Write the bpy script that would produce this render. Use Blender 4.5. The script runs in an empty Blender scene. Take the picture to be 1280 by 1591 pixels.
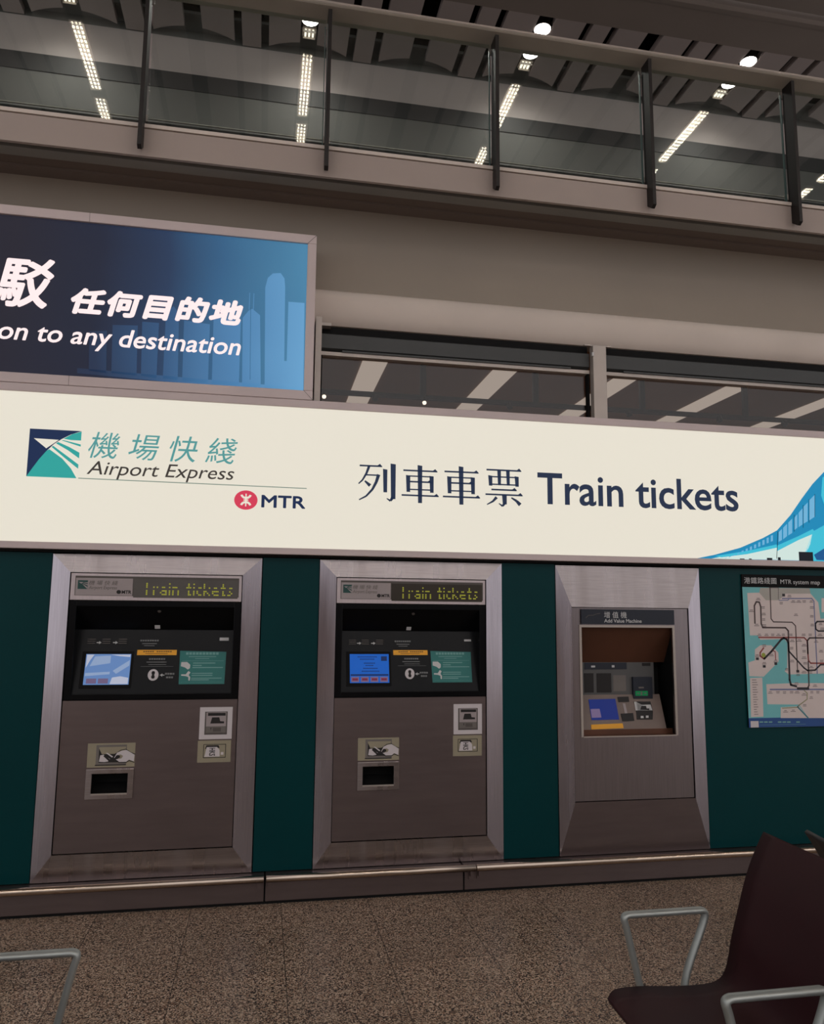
import bpy, bmesh, math, random
from mathutils import Vector, Matrix
random.seed(7)
S = bpy.context.scene
COL = S.collection

# ------------------------------------------------------------------ camera
EYE = Vector((0.0, 0.0, 1.5))
FPX, YAW, PIT, ROL = 1202.9, 0.189103, 0.13627, 0.00883
_f = Vector((math.sin(YAW)*math.cos(PIT), math.cos(YAW)*math.cos(PIT), math.sin(PIT)))
_r = Vector((math.cos(YAW), -math.sin(YAW), 0.0))
_u = _r.cross(_f)
CR = _r*math.cos(ROL) + _u*math.sin(ROL)
CU = -_r*math.sin(ROL) + _u*math.cos(ROL)
cam_data = bpy.data.cameras.new('camera')
cam_data.sensor_fit = 'HORIZONTAL'
cam_data.sensor_width = 36.0
cam_data.lens = 36.0*FPX/1280.0
cam_data.clip_start = 0.02
cam = bpy.data.objects.new('camera', cam_data)
COL.objects.link(cam)
M = Matrix((CR, CU, -_f)).transposed().to_4x4()
M.translation = EYE
cam.matrix_world = M
S.camera = cam
S.view_settings.view_transform = 'Standard'
S.view_settings.look = 'None'
S.view_settings.gamma = 1.0
S.view_settings.exposure = 0.0
S.view_settings.use_curve_mapping = False

# ------------------------------------------------------------------ light levels
WORLD = 0.84          # dim daylight/ambient of the open hall
HALL_LUM = 34.0        # linear ceiling luminaires of the hall
SIGN = 0.75
SPOT = 36.0
w = bpy.data.worlds.new('world'); S.world = w; w.use_nodes = True
w.node_tree.nodes['Background'].inputs[0].default_value = (1.0, 0.96, 0.97, 1)
w.node_tree.nodes['Background'].inputs[1].default_value = WORLD

# ------------------------------------------------------------------ materials
def lin(c):
    return tuple((x/12.92 if x <= 0.04045 else ((x+0.055)/1.055)**2.4) for x in [v/255.0 for v in c])

def new_mat(name):
    m = bpy.data.materials.new(name); m.use_nodes = True
    nt = m.node_tree; b = nt.nodes['Principled BSDF']
    return m, nt, b

def paint(name, rgb, rough=0.5, metal=0.0, var=0.08, scale=6.0, spec=0.5, bump=0.0, stretch=None, aniso=0.0, rvar=0.0):
    """procedural paint / metal: base colour with gentle noise variation"""
    m, nt, b = new_mat(name)
    c = lin(rgb)
    tc = nt.nodes.new('ShaderNodeTexCoord')
    mp = nt.nodes.new('ShaderNodeMapping')
    if stretch: mp.inputs['Scale'].default_value = stretch
    nz = nt.nodes.new('ShaderNodeTexNoise'); nz.inputs['Scale'].default_value = scale
    nz.inputs['Detail'].default_value = 4
    nt.links.new(tc.outputs['Object'], mp.inputs['Vector']); nt.links.new(mp.outputs[0], nz.inputs['Vector'])
    rp = nt.nodes.new('ShaderNodeValToRGB')
    rp.color_ramp.elements[0].position = 0.3; rp.color_ramp.elements[1].position = 0.7
    rp.color_ramp.elements[0].color = tuple(x*(1-var) for x in c)+(1,)
    rp.color_ramp.elements[1].color = tuple(min(1, x*(1+var)) for x in c)+(1,)
    nt.links.new(nz.outputs['Fac'], rp.inputs[0]); nt.links.new(rp.outputs[0], b.inputs['Base Color'])
    b.inputs['Roughness'].default_value = rough; b.inputs['Metallic'].default_value = metal
    b.inputs['Specular IOR Level'].default_value = spec
    b.inputs['Anisotropic'].default_value = aniso
    if rvar:            # bands of finer and coarser brushing across the sheet
        m2 = nt.nodes.new('ShaderNodeMapping'); m2.inputs['Scale'].default_value = (1, 0.1, 0.06)
        n2 = nt.nodes.new('ShaderNodeTexNoise'); n2.inputs['Scale'].default_value = 9; n2.inputs['Detail'].default_value = 3
        r2 = nt.nodes.new('ShaderNodeMapRange'); r2.inputs[1].default_value = .3; r2.inputs[2].default_value = .7
        r2.inputs[3].default_value = rough-rvar; r2.inputs[4].default_value = rough+rvar
        nt.links.new(tc.outputs['Object'], m2.inputs['Vector']); nt.links.new(m2.outputs[0], n2.inputs['Vector'])
        nt.links.new(n2.outputs['Fac'], r2.inputs[0]); nt.links.new(r2.outputs[0], b.inputs['Roughness'])
    if bump:
        bp = nt.nodes.new('ShaderNodeBump'); bp.inputs['Strength'].default_value = bump
        bp.inputs['Distance'].default_value = 0.002
        nt.links.new(nz.outputs['Fac'], bp.inputs['Height']); nt.links.new(bp.outputs[0], b.inputs['Normal'])
    return m

def glow(name, rgb, k=1.0, base=None):
    m, nt, b = new_mat(name)
    b.inputs['Base Color'].default_value = tuple(x*0.25 for x in lin(base or rgb))+(1,)
    b.inputs['Roughness'].default_value = 0.35; b.inputs['Specular IOR Level'].default_value = 0.2
    b.inputs['Emission Color'].default_value = lin(rgb)+(1,)
    b.inputs['Emission Strength'].default_value = k
    return m

def glass_mat(name, tint, ior=1.5):
    m = bpy.data.materials.new(name); m.use_nodes = True
    nt = m.node_tree; nt.nodes.clear()
    o = nt.nodes.new('ShaderNodeOutputMaterial'); mx = nt.nodes.new('ShaderNodeMixShader')
    t = nt.nodes.new('ShaderNodeBsdfTransparent'); g = nt.nodes.new('ShaderNodeBsdfGlossy')
    # Fresnel reflectance of a thin pane, the same from both sides (Schlick)
    ge = nt.nodes.new('ShaderNodeNewGeometry'); dp = nt.nodes.new('ShaderNodeVectorMath'); dp.operation = 'DOT_PRODUCT'
    nt.links.new(ge.outputs['Normal'], dp.inputs[0]); nt.links.new(ge.outputs['Incoming'], dp.inputs[1])
    def mth(op, a, b):
        n = nt.nodes.new('ShaderNodeMath'); n.operation = op
        for i, v in enumerate((a, b)):
            if v is None: continue
            if isinstance(v, (int, float)): n.inputs[i].default_value = v
            else: nt.links.new(v, n.inputs[i])
        return n.outputs[0]
    r0 = ((ior-1)/(ior+1))**2
    c = mth('ABSOLUTE', dp.outputs['Value'], None); k = mth('POWER', mth('SUBTRACT', 1.0, c), 5.0)
    fac = mth('ADD', mth('MULTIPLY', k, 1-r0), r0)
    t.inputs[0].default_value = tint; g.inputs['Roughness'].default_value = 0.0
    nt.links.new(fac, mx.inputs[0]); nt.links.new(t.outputs[0], mx.inputs[1])
    nt.links.new(g.outputs[0], mx.inputs[2]); nt.links.new(mx.outputs[0], o.inputs[0])
    return m

def granite_floor():
    m, nt, b = new_mat('granite_tiles')
    N = nt.nodes.new; L = nt.links.new
    tc = N('ShaderNodeTexCoord')
    vo = N('ShaderNodeTexVoronoi'); vo.inputs['Scale'].default_value = 210
    L(tc.outputs['Object'], vo.inputs['Vector'])
    r1 = N('ShaderNodeValToRGB'); cr = r1.color_ramp
    cr.interpolation = 'CONSTANT'
    cols = [(0.0, (22, 18, 17)), (0.20, (122, 102, 86)), (0.36, (178, 156, 134)), (0.56, (142, 110, 90)), (0.70, (58, 47, 42)), (0.82, (200, 180, 160))]
    cr.elements[0].color = lin(cols[0][1])+(1,); cr.elements[1].position = cols[1][0]; cr.elements[1].color = lin(cols[1][1])+(1,)
    for p, c in cols[2:]:
        e = cr.elements.new(p); e.color = lin(c)+(1,)
    sp = N('ShaderNodeSeparateColor'); L(vo.outputs['Color'], sp.inputs[0]); L(sp.outputs[0], r1.inputs[0])
    nz = N('ShaderNodeTexNoise'); nz.inputs['Scale'].default_value = 2.2; nz.inputs['Detail'].default_value = 3
    L(tc.outputs['Object'], nz.inputs['Vector'])
    # tile lines, 457 mm pitch
    sx = N('ShaderNodeSeparateXYZ'); L(tc.outputs['Object'], sx.inputs[0])
    def line(out, off):
        a = N('ShaderNodeMath'); a.operation = 'SUBTRACT'; L(out, a.inputs[0]); a.inputs[1].default_value = off
        d = N('ShaderNodeMath'); d.operation = 'DIVIDE'; L(a.outputs[0], d.inputs[0]); d.inputs[1].default_value = 0.457
        f = N('ShaderNodeMath'); f.operation = 'FRACT'; L(d.outputs[0], f.inputs[0])
        g = N('ShaderNodeMath'); g.operation = 'SUBTRACT'; L(f.outputs[0], g.inputs[0]); g.inputs[1].default_value = 0.5
        h = N('ShaderNodeMath'); h.operation = 'ABSOLUTE'; L(g.outputs[0], h.inputs[0])
        k = N('ShaderNodeMath'); k.operation = 'GREATER_THAN'; L(h.outputs[0], k.inputs[0]); k.inputs[1].default_value = 0.4957
        fl = N('ShaderNodeMath'); fl.operation = 'FLOOR'; L(d.outputs[0], fl.inputs[0])
        return k.outputs[0], fl.outputs[0]
    lx, ix = line(sx.outputs[0], 0.1515); ly, iy = line(sx.outputs[1], 4.045)
    cb = N('ShaderNodeCombineXYZ'); L(ix, cb.inputs[0]); L(iy, cb.inputs[1])
    wn = N('ShaderNodeTexWhiteNoise'); L(cb.outputs[0], wn.inputs['Vector'])
    # tile to tile tone
    mr = N('ShaderNodeMapRange'); L(wn.outputs['Value'], mr.inputs[0]); mr.inputs[3].default_value = 0.86; mr.inputs[4].default_value = 1.06
    mr2 = N('ShaderNodeMapRange'); L(nz.outputs['Fac'], mr2.inputs[0]); mr2.inputs[3].default_value = 0.8; mr2.inputs[4].default_value = 1.2
    mu = N('ShaderNodeMath'); mu.operation = 'MULTIPLY'; L(mr.outputs[0], mu.inputs[0]); L(mr2.outputs[0], mu.inputs[1])
    vm = N('ShaderNodeVectorMath'); vm.operation = 'SCALE'; L(r1.outputs[0], vm.inputs[0]); L(mu.outputs[0], vm.inputs['Scale'])
    wx = N('ShaderNodeMath'); wx.operation = 'MULTIPLY'; L(lx, wx.inputs[0]); wx.inputs[1].default_value = 0.8
    wy = N('ShaderNodeMath'); wy.operation = 'MULTIPLY'; L(ly, wy.inputs[0]); wy.inputs[1].default_value = 0.62
    mxx = N('ShaderNodeMath'); mxx.operation = 'MAXIMUM'; L(wx.outputs[0], mxx.inputs[0]); L(wy.outputs[0], mxx.inputs[1])
    mix = N('ShaderNodeMix'); mix.data_type = 'RGBA'; L(mxx.outputs[0], mix.inputs[0]); L(vm.outputs[0], mix.inputs[6])
    mix.inputs[7].default_value = lin((28, 22, 20))+(1,)
    L(mix.outputs[2], b.inputs['Base Color'])
    b.inputs['Roughness'].default_value = 0.42
    b.inputs['Specular IOR Level'].default_value = 0.35
    return m

def gradient_print(name, stops, x0, x1, k, z0=None, z1=None):
    """a backlit printed sheet whose artwork runs from one ink colour to another along X"""
    m, nt, b = new_mat(name)
    N = nt.nodes.new; L = nt.links.new
    ge = N('ShaderNodeNewGeometry'); sx = N('ShaderNodeSeparateXYZ'); L(ge.outputs['Position'], sx.inputs[0])
    mr = N('ShaderNodeMapRange'); L(sx.outputs[0], mr.inputs[0]); mr.inputs[1].default_value = x0; mr.inputs[2].default_value = x1
    nz = N('ShaderNodeTexNoise'); nz.inputs['Scale'].default_value = 1.1; L(ge.outputs['Position'], nz.inputs['Vector'])
    ad = N('ShaderNodeMath'); ad.operation = 'MULTIPLY_ADD'; L(nz.outputs['Fac'], ad.inputs[0]); ad.inputs[1].default_value = 0.22; L(mr.outputs[0], ad.inputs[2])
    a2 = N('ShaderNodeMath'); a2.operation = 'SUBTRACT'; L(ad.outputs[0], a2.inputs[0]); a2.inputs[1].default_value = 0.11
    rp = N('ShaderNodeValToRGB'); L(a2.outputs[0], rp.inputs[0]); cr = rp.color_ramp
    cr.elements[0].position = stops[0][0]; cr.elements[0].color = lin(stops[0][1])+(1,)
    cr.elements[1].position = stops[-1][0]; cr.elements[1].color = lin(stops[-1][1])+(1,)
    for p, c in stops[1:-1]:
        e = cr.elements.new(p); e.color = lin(c)+(1,)
    L(rp.outputs[0], b.inputs['Emission Color']); b.inputs['Emission Strength'].default_value = k
    b.inputs['Base Color'].default_value = (0.01, 0.01, 0.015, 1); b.inputs['Roughness'].default_value = 0.35; b.inputs['Specular IOR Level'].default_value = 0.15
    return m

MT = {}
MT['floor'] = granite_floor()
MT['teal'] = paint('teal_enamel', (0, 54, 57), rough=0.36, var=0.05, scale=2, spec=0.14)
MT['steel_h'] = paint('brushed_steel', (164, 155, 154), rough=0.30, rvar=.14, metal=1.0, var=0.10, scale=5, stretch=(1.2, 1, 30), bump=0.05)
MT['steel_v'] = paint('brushed_steel_upright', (176, 170, 178), rough=0.25, rvar=.08, metal=1.0, var=0.08, scale=5, stretch=(30, 1, 0.8), bump=0.05)
MT['steel_panel'] = paint('satin_steel_panel', (120, 108, 107), rough=0.36, metal=0.9, var=0.07, scale=3, stretch=(1, 1, 8), bump=0.03)
MT['header_steel'] = paint('pale_header_steel', (200, 188, 190), rough=0.38, metal=0.55, var=0.05, scale=5, stretch=(20, 1, 0.8))
MT['steel_v3'] = paint('dark_upright_steel', (138, 130, 132), rough=0.28, metal=1.0, var=0.08, scale=5, stretch=(30, 1, 0.8), bump=0.05)
MT['steel_bar'] = paint('steel_tube', (205, 188, 172), rough=0.22, metal=1.0, var=0.06, scale=9)
MT['black'] = paint('black_gloss_plastic', (7, 9, 12), rough=0.24, var=0.2, scale=8, spec=0.16)
MT['black_mat'] = paint('black_matt', (9, 9, 10), rough=0.7, var=0.2, scale=8, spec=0.2)
MT['gap'] = paint('shadow_gap', (8, 8, 9), rough=0.9, var=0.1)
MT['sign_frame'] = paint('sign_frame_aluminium', (206, 191, 190), rough=0.5, metal=0.1, var=0.04, scale=3)
MT['rear_wall_added'] = paint('added_rear_wall', (128, 112, 106), rough=0.7, var=0.1, scale=0.6)
MT['bulkhead'] = paint('taupe_plaster', (152, 142, 130), rough=0.8, var=0.04, scale=1.2)
MT['cove'] = paint('pale_plaster', (214, 202, 192), rough=0.75, var=0.05, scale=1.5)
MT['fascia'] = paint('fascia_metal', (170, 156, 148), rough=0.55, var=0.04, scale=1.5)
MT['soffit'] = paint('soffit_grey', (140, 139, 134), rough=0.6, var=0.08, scale=2)
MT['dark_metal'] = paint('dark_bronze_metal', (30, 25, 24), rough=0.45, metal=0.3, var=0.15, scale=10)
MT['rail'] = paint('grey_rail_metal', (182, 174, 162), rough=0.5, metal=0.1, var=0.05, scale=5)
MT['upper_wall'] = paint('pale_grey_wall', (176, 164, 160), rough=0.7, var=0.05, scale=1)
MT['upper_grey'] = paint('grey_upper_finish', (104, 102, 98), rough=0.7, var=0.05, scale=1)
MT['band'] = paint('charcoal_band', (60, 58, 57), rough=0.6, var=0.08, scale=2)
MT['ceil_panel'] = paint('ceiling_panel', (150, 138, 134), rough=0.55, var=0.05, scale=2)
MT['ceil_beam'] = paint('brown_grey_beam', (120, 108, 100), rough=0.7, var=0.06, scale=1)
MT['shutter'] = paint('charcoal_shutter', (66, 68, 68), rough=0.5, metal=0.2, var=0.06, scale=4)
MT['alu'] = paint('aluminium_trim', (176, 166, 158), rough=0.4, metal=0.4, var=0.04, scale=6)
MT['room_brown'] = paint('brown_room_panel', (182, 146, 120), rough=0.6, var=0.10, scale=0.8)
MT['burgundy'] = paint('burgundy_seat', (44, 10, 17), rough=0.55, spec=0.3, var=0.08, scale=12)
MT['seat_dark'] = paint('charcoal_seat', (44, 40, 42), rough=0.5, var=0.08, scale=12)
MT['arm'] = paint('cast_aluminium_arm', (168, 174, 172), rough=0.42, metal=0.6, var=0.06, scale=20)
MT['seat_frame'] = paint('grey_bench_frame', (70, 72, 72), rough=0.45, metal=0.5, var=0.06, scale=10)
MT['beige'] = paint('beige_sticker', (150, 142, 120), rough=0.55, var=0.06, scale=8)
MT['white_st'] = paint('white_sticker', (205, 198, 200), rough=0.5, var=0.03, scale=8)
MT['ink'] = paint('black_ink', (22, 18, 18), rough=0.6, var=0.1)
MT['grey_ink'] = paint('grey_ink', (110, 104, 100), rough=0.6, var=0.1)
MT['mid_ink'] = paint('mid_grey_ink', (84, 78, 74), rough=0.6, var=0.1)
MT['white_ink'] = paint('white_print', (200, 200, 200), rough=0.5, var=0.05)
MT['dim_ink'] = paint('dim_white_print', (110, 112, 112), rough=0.5, var=0.05)
MT['yellow'] = paint('amber_label', (238, 168, 30), rough=0.5, var=0.05)
MT['yellow_ink'] = paint('amber_label_print', (120, 80, 10), rough=0.5, var=0.05)
MT['teal_label'] = paint('teal_label', (20, 112, 108), rough=0.5, var=0.05)
MT['teal_line'] = paint('pale_teal_print', (110, 160, 156), rough=0.5, var=0.05)
MT['navy_lbl'] = paint('navy_label', (14, 24, 40), rough=0.45, var=0.1)
MT['green_btn'] = glow('green_reader_light', (20, 120, 70), 0.5)
MT['logo_teal_dull'] = paint('dull_teal_print', (22, 70, 66), rough=0.5)
MT['plate'] = paint('pale_plate', (160, 150, 150), rough=0.5, var=0.03)
MT['led_bg'] = paint('display_backing', (86, 82, 78), rough=0.35, var=0.1)
MT['led_bg_dark'] = paint('display_backing_dark', (46, 38, 26), rough=0.3, var=0.1)
MT['led'] = glow('led_yellow_green', (196, 196, 70), 0.42)
MT['copper'] = paint('copper_brown_hood', (96, 62, 46), rough=0.4, metal=0.3, var=0.2, scale=3)
MT['face_grey'] = paint('grey_machine_face', (84, 84, 84), rough=0.5, var=0.08)
MT['face_tan'] = paint('tan_machine_face', (120, 104, 96), rough=0.5, var=0.08)
MT['glass_rail'] = glass_mat('balustrade_glass', (0.90, 0.945, 0.93, 1))
MT['glass_win'] = glass_mat('window_glass', (0.93, 0.92, 0.90, 1))
MT['glass_edge'] = paint('glass_edge_green', (70, 92, 90), rough=0.3)
MT['screen_blue'] = glow('blue_screen', (20, 98, 200), 0.62)
MT['screen_navy'] = glow('navy_screen_bar', (18, 44, 96), 0.6)
MT['screen_pink'] = glow('mauve_screen_button', (122, 104, 140), 0.6)
MT['screen_red'] = glow('red_screen_text', (120, 40, 60), 0.7)
MT['screen_sky'] = glow('sky_screen', (104, 140, 196), 0.7)
MT['screen_reflect'] = glow('screen_reflection_white', (186, 192, 212), 0.75)
MT['screen_sky_lt'] = glow('pale_sky_screen', (150, 172, 208), 0.7)
MT['screen_royal'] = glow('royal_blue_screen', (22, 50, 140), 0.42)
MT['downlight'] = glow('downlight_lens', (255, 246, 236), 14.0)
MT['strip_panel'] = glow('room_light_panel', (176, 162, 152), 0.85)
MT['spot_bulb'] = glow('spot_bulb', (255, 240, 220), 1.6)
MT['lum'] = glow('linear_tube', (255, 242, 220), HALL_LUM)
MT['lum_slot'] = glow('slot_tube', (255, 240, 220), 1.6)
MT['lum_fill'] = glow('linear_tube_added_fill', (255, 242, 232), HALL_LUM*2.2)
MT['cream'] = glow('cream_lightbox_face', (246, 240, 224), SIGN)
MT['p_navy'] = glow('navy_print', (24, 42, 78), 0.9)
MT['p_navy2'] = glow('deep_navy_print', (34, 46, 70), 0.9)
MT['p_teal'] = glow('teal_print', (48, 164, 158), 0.85)
MT['p_teal2'] = glow('grey_teal_print', (86, 158, 158), 0.8)
MT['p_dark'] = glow('charcoal_print', (62, 56, 52), 0.8)
MT['p_red'] = glow('red_print', (214, 62, 88), 0.85)
MT['p_white'] = glow('cream_print', (246, 240, 224), SIGN)
MT['p_linegrey'] = glow('sage_line_print', (120, 140, 128), 0.8)
MT['a_pink'] = glow('pinkish_white_letters', (255, 236, 236), 0.92)
MT['a_bg'] = gradient_print('navy_to_blue_artwork', [(0.0, (34, 33, 44)), (0.30, (30, 36, 54)), (0.50, (38, 58, 88)), (0.72, (52, 96, 134)), (1.0, (74, 132, 168))], -1.45, 0.20, 0.95)
MT['a_sky'] = gradient_print('skyline_blue_artwork', [(0.0, (34, 40, 58)), (0.30, (36, 50, 76)), (0.55, (54, 90, 130)), (0.8, (80, 132, 178)), (1.0, (104, 162, 206))], -1.45, 0.20, 0.95)
MT['a_deep'] = gradient_print('deep_blue_gap_artwork', [(0.0, (30, 34, 48)), (0.5, (34, 56, 90)), (1.0, (62, 122, 160))], -1.45, 0.20, 0.95)
MT['t_blue'] = glow('train_blue', (20, 132, 178), 0.95)
MT['t_cyan'] = glow('train_cyan', (60, 184, 208), 0.95)
MT['t_deep'] = glow('train_deep_blue', (18, 84, 140), 0.9)
MT['t_pale'] = glow('train_pale', (206, 226, 220), 0.9)
MT['t_win'] = glow('train_window_sheen', (110, 176, 214), 0.9)
MT['t_black'] = glow('train_black', (14, 20, 30), 0.9)
MT['map_sea'] = paint('map_sea', (112, 186, 190), rough=0.5, var=0.03)
MT['map_land'] = paint('map_land', (214, 200, 196), rough=0.5, var=0.03)
MT['map_grey'] = paint('map_grey_land', (172, 168, 160), rough=0.5, var=0.03)
MT['map_blue'] = paint('map_footer_blue', (28, 74, 138), rough=0.5, var=0.03)
MT['l_brown'] = paint('map_line_dark', (70, 54, 54), rough=0.5)
MT['l_red'] = paint('map_line_red', (150, 64, 60), rough=0.5)
MT['l_black'] = paint('map_line_black', (36, 32, 40), rough=0.5)
MT['l_blue'] = paint('map_line_blue', (110, 116, 156), rough=0.5)
MT['l_teal'] = paint('map_line_teal', (70, 130, 140), rough=0.5)
MT['l_grey'] = paint('map_line_grey', (110, 104, 104), rough=0.5)
MT['l_olive'] = paint('map_line_olive', (150, 148, 110), rough=0.5)
MT['p_map'] = paint('map_text', (120, 108, 108), rough=0.5)
MT['marker'] = paint('map_marker_green', (150, 160, 60), rough=0.5)

# ------------------------------------------------------------------ geometry helpers
class MB:
    """collects shapes; build() links them as one mesh object"""
    def __init__(s): s.v = []; s.f = []
    def add(s, vs, fs):
        n = len(s.v); s.v += [tuple(v) for v in vs]; s.f += [tuple(i+n for i in f) for f in fs]; return s
    def box(s, a, b):
        x0, y0, z0 = a; x1, y1, z1 = b
        if x0 > x1: x0, x1 = x1, x0
        if y0 > y1: y0, y1 = y1, y0
        if z0 > z1: z0, z1 = z1, z0
        return s.add([(x0,y0,z0),(x1,y0,z0),(x1,y1,z0),(x0,y1,z0),(x0,y0,z1),(x1,y0,z1),(x1,y1,z1),(x0,y1,z1)],
                     [(0,3,2,1),(4,5,6,7),(0,1,5,4),(1,2,6,5),(2,3,7,6),(3,0,4,7)])
    def hexa(s, p):     # 8 corners: bottom ring then top ring
        return s.add(p, [(0,3,2,1),(4,5,6,7),(0,1,5,4),(1,2,6,5),(2,3,7,6),(3,0,4,7)])
    def prism(s, ring, d):   # extrude a 3-D ring of points by vector d
        n = len(ring); d = Vector(d)
        r = [Vector(p) for p in ring]
        return s.add(r+[p+d for p in r], [tuple(range(n))[::-1], tuple(range(n, 2*n))] + [(i, (i+1) % n, n+(i+1) % n, n+i) for i in range(n)])
    def tube(s, pts, r, seg=12, flat=1.0, side=None):
        pts = [Vector(p) for p in pts]; rings = []
        for i, p in enumerate(pts):
            t = (pts[min(i+1, len(pts)-1)] - pts[max(i-1, 0)]).normalized()
            sd = Vector(side) if side else (Vector((0,0,1)) if abs(t.z) < 0.9 else Vector((0,1,0)))
            a = t.cross(sd).normalized(); b = a.cross(t).normalized()
            rings.append([p + a*(r*math.cos(q)) + b*(r*flat*math.sin(q)) for q in [2*math.pi*k/seg for k in range(seg)]])
        vs = [v for rg in rings for v in rg]; fs = []
        for i in range(len(rings)-1):
            for k in range(seg):
                fs.append((i*seg+k, i*seg+(k+1) % seg, (i+1)*seg+(k+1) % seg, (i+1)*seg+k))
        fs.append(tuple(range(seg))[::-1]); fs.append(tuple((len(rings)-1)*seg+k for k in range(seg)))
        return s.add(vs, fs)
    def disc(s, c, r, ax, h, seg=28):
        c = Vector(c); ax = Vector(ax).normalized()
        return s.tube([c, c+ax*h], r, seg)
    def build(s, name, mat, parent=None, smooth=False, bevel=0.0, label=None):
        me = bpy.data.meshes.new(name)
        off = parent_origin(parent)
        me.from_pydata([(v[0]-off.x, v[1]-off.y, v[2]-off.z) for v in s.v], [], s.f)
        bm = bmesh.new(); bm.from_mesh(me)
        bmesh.ops.recalc_face_normals(bm, faces=bm.faces); bm.to_mesh(me); bm.free()
        if smooth:
            for p in me.polygons: p.use_smooth = True
        me.materials.append(MT[mat] if isinstance(mat, str) else mat)
        o = bpy.data.objects.new(name, me); COL.objects.link(o)
        if parent: o.parent = parent
        if bevel:
            b = o.modifiers.new('bevel', 'BEVEL'); b.width = bevel; b.segments = 2; b.limit_method = 'ANGLE'
        if label: o['label'] = label
        return o

def parent_origin(p):
    v = Vector((0, 0, 0))
    while p: v = v + p.location; p = p.parent
    return v

def thing(name, label, cat, loc, group=None):
    o = bpy.data.objects.new(name, None); COL.objects.link(o)
    o.empty_display_size = 0.1
    o.location = loc; o['label'] = label; o['category'] = cat
    if group: o['group'] = group
    return o
def tag(o, label, cat, group=None):
    o['label'] = label; o['category'] = cat
    if group: o['group'] = group
    return o
def struct(o): o['kind'] = 'structure'; return o

class Plane:
    """a real surface in the hall: origin O, unit axes U (right) and V (up); uv() reads a pixel of the photo onto it"""
    def __init__(s, O, U, V):
        s.O = Vector(O); s.U = Vector(U).normalized(); s.V = Vector(V).normalized(); s.N = s.U.cross(s.V)   # N faces the viewer
    def uv(s, x, y):
        d = CR*(x-640) - CU*(y-795.5) + _f*FPX
        t = (s.O-EYE).dot(s.N)/d.dot(s.N); p = EYE+d*t-s.O
        return p.dot(s.U), p.dot(s.V)
    def w(s, u, v, n=0.0): return s.O+s.U*u+s.V*v+s.N*n
    def poly(s, mb, uvs, n0=0.0, th=0.002):
        mb.prism([s.w(u, v, n0) for u, v in uvs], s.N*th); return mb
    def rect(s, mb, u0, v0, u1, v1, n0=0.0, th=0.002):
        return s.poly(mb, [(u0,v0),(u1,v0),(u1,v1),(u0,v1)], n0, th)
    def prect(s, mb, x0, y0, x1, y1, n0=0.0, th=0.002):   # from two opposite pixel corners
        a = s.uv(x0, y0); b = s.uv(x1, y1); return s.rect(mb, a[0], a[1], b[0], b[1], n0, th)
    def ppoly(s, mb, pts, n0=0.0, th=0.002):
        return s.poly(mb, [s.uv(*p) for p in pts], n0, th)
    def line(s, mb, uvs, wd, n0=0.0, th=0.0015):
        for (a, b), (c, d) in zip(uvs[:-1], uvs[1:]):
            L = math.hypot(c-a, d-b) or 1e-6; nx, ny = -(d-b)/L*wd/2, (c-a)/L*wd/2
            ex, ey = (c-a)/L*wd*0.3, (d-b)/L*wd*0.3
            s.poly(mb, [(a-ex+nx,b-ey+ny),(a-ex-nx,b-ey-ny),(c+ex-nx,d+ey-ny),(c+ex+nx,d+ey+ny)], n0, th)
        return mb
    def pline(s, mb, pts, wd, n0=0.0, th=0.0015): return s.line(mb, [s.uv(*p) for p in pts], wd, n0, th)
    def disc(s, mb, u, v, ru, rv, n0=0.0, th=0.002, seg=32):
        return s.poly(mb, [(u+ru*math.cos(2*math.pi*k/seg), v+rv*math.sin(2*math.pi*k/seg)) for k in range(seg)], n0, th)

def wall_plane(Y): return Plane((0, Y, 0), (1, 0, 0), (0, 0, 1))
def atp(x, y, Y): return wall_plane(Y).uv(x, y)

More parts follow.
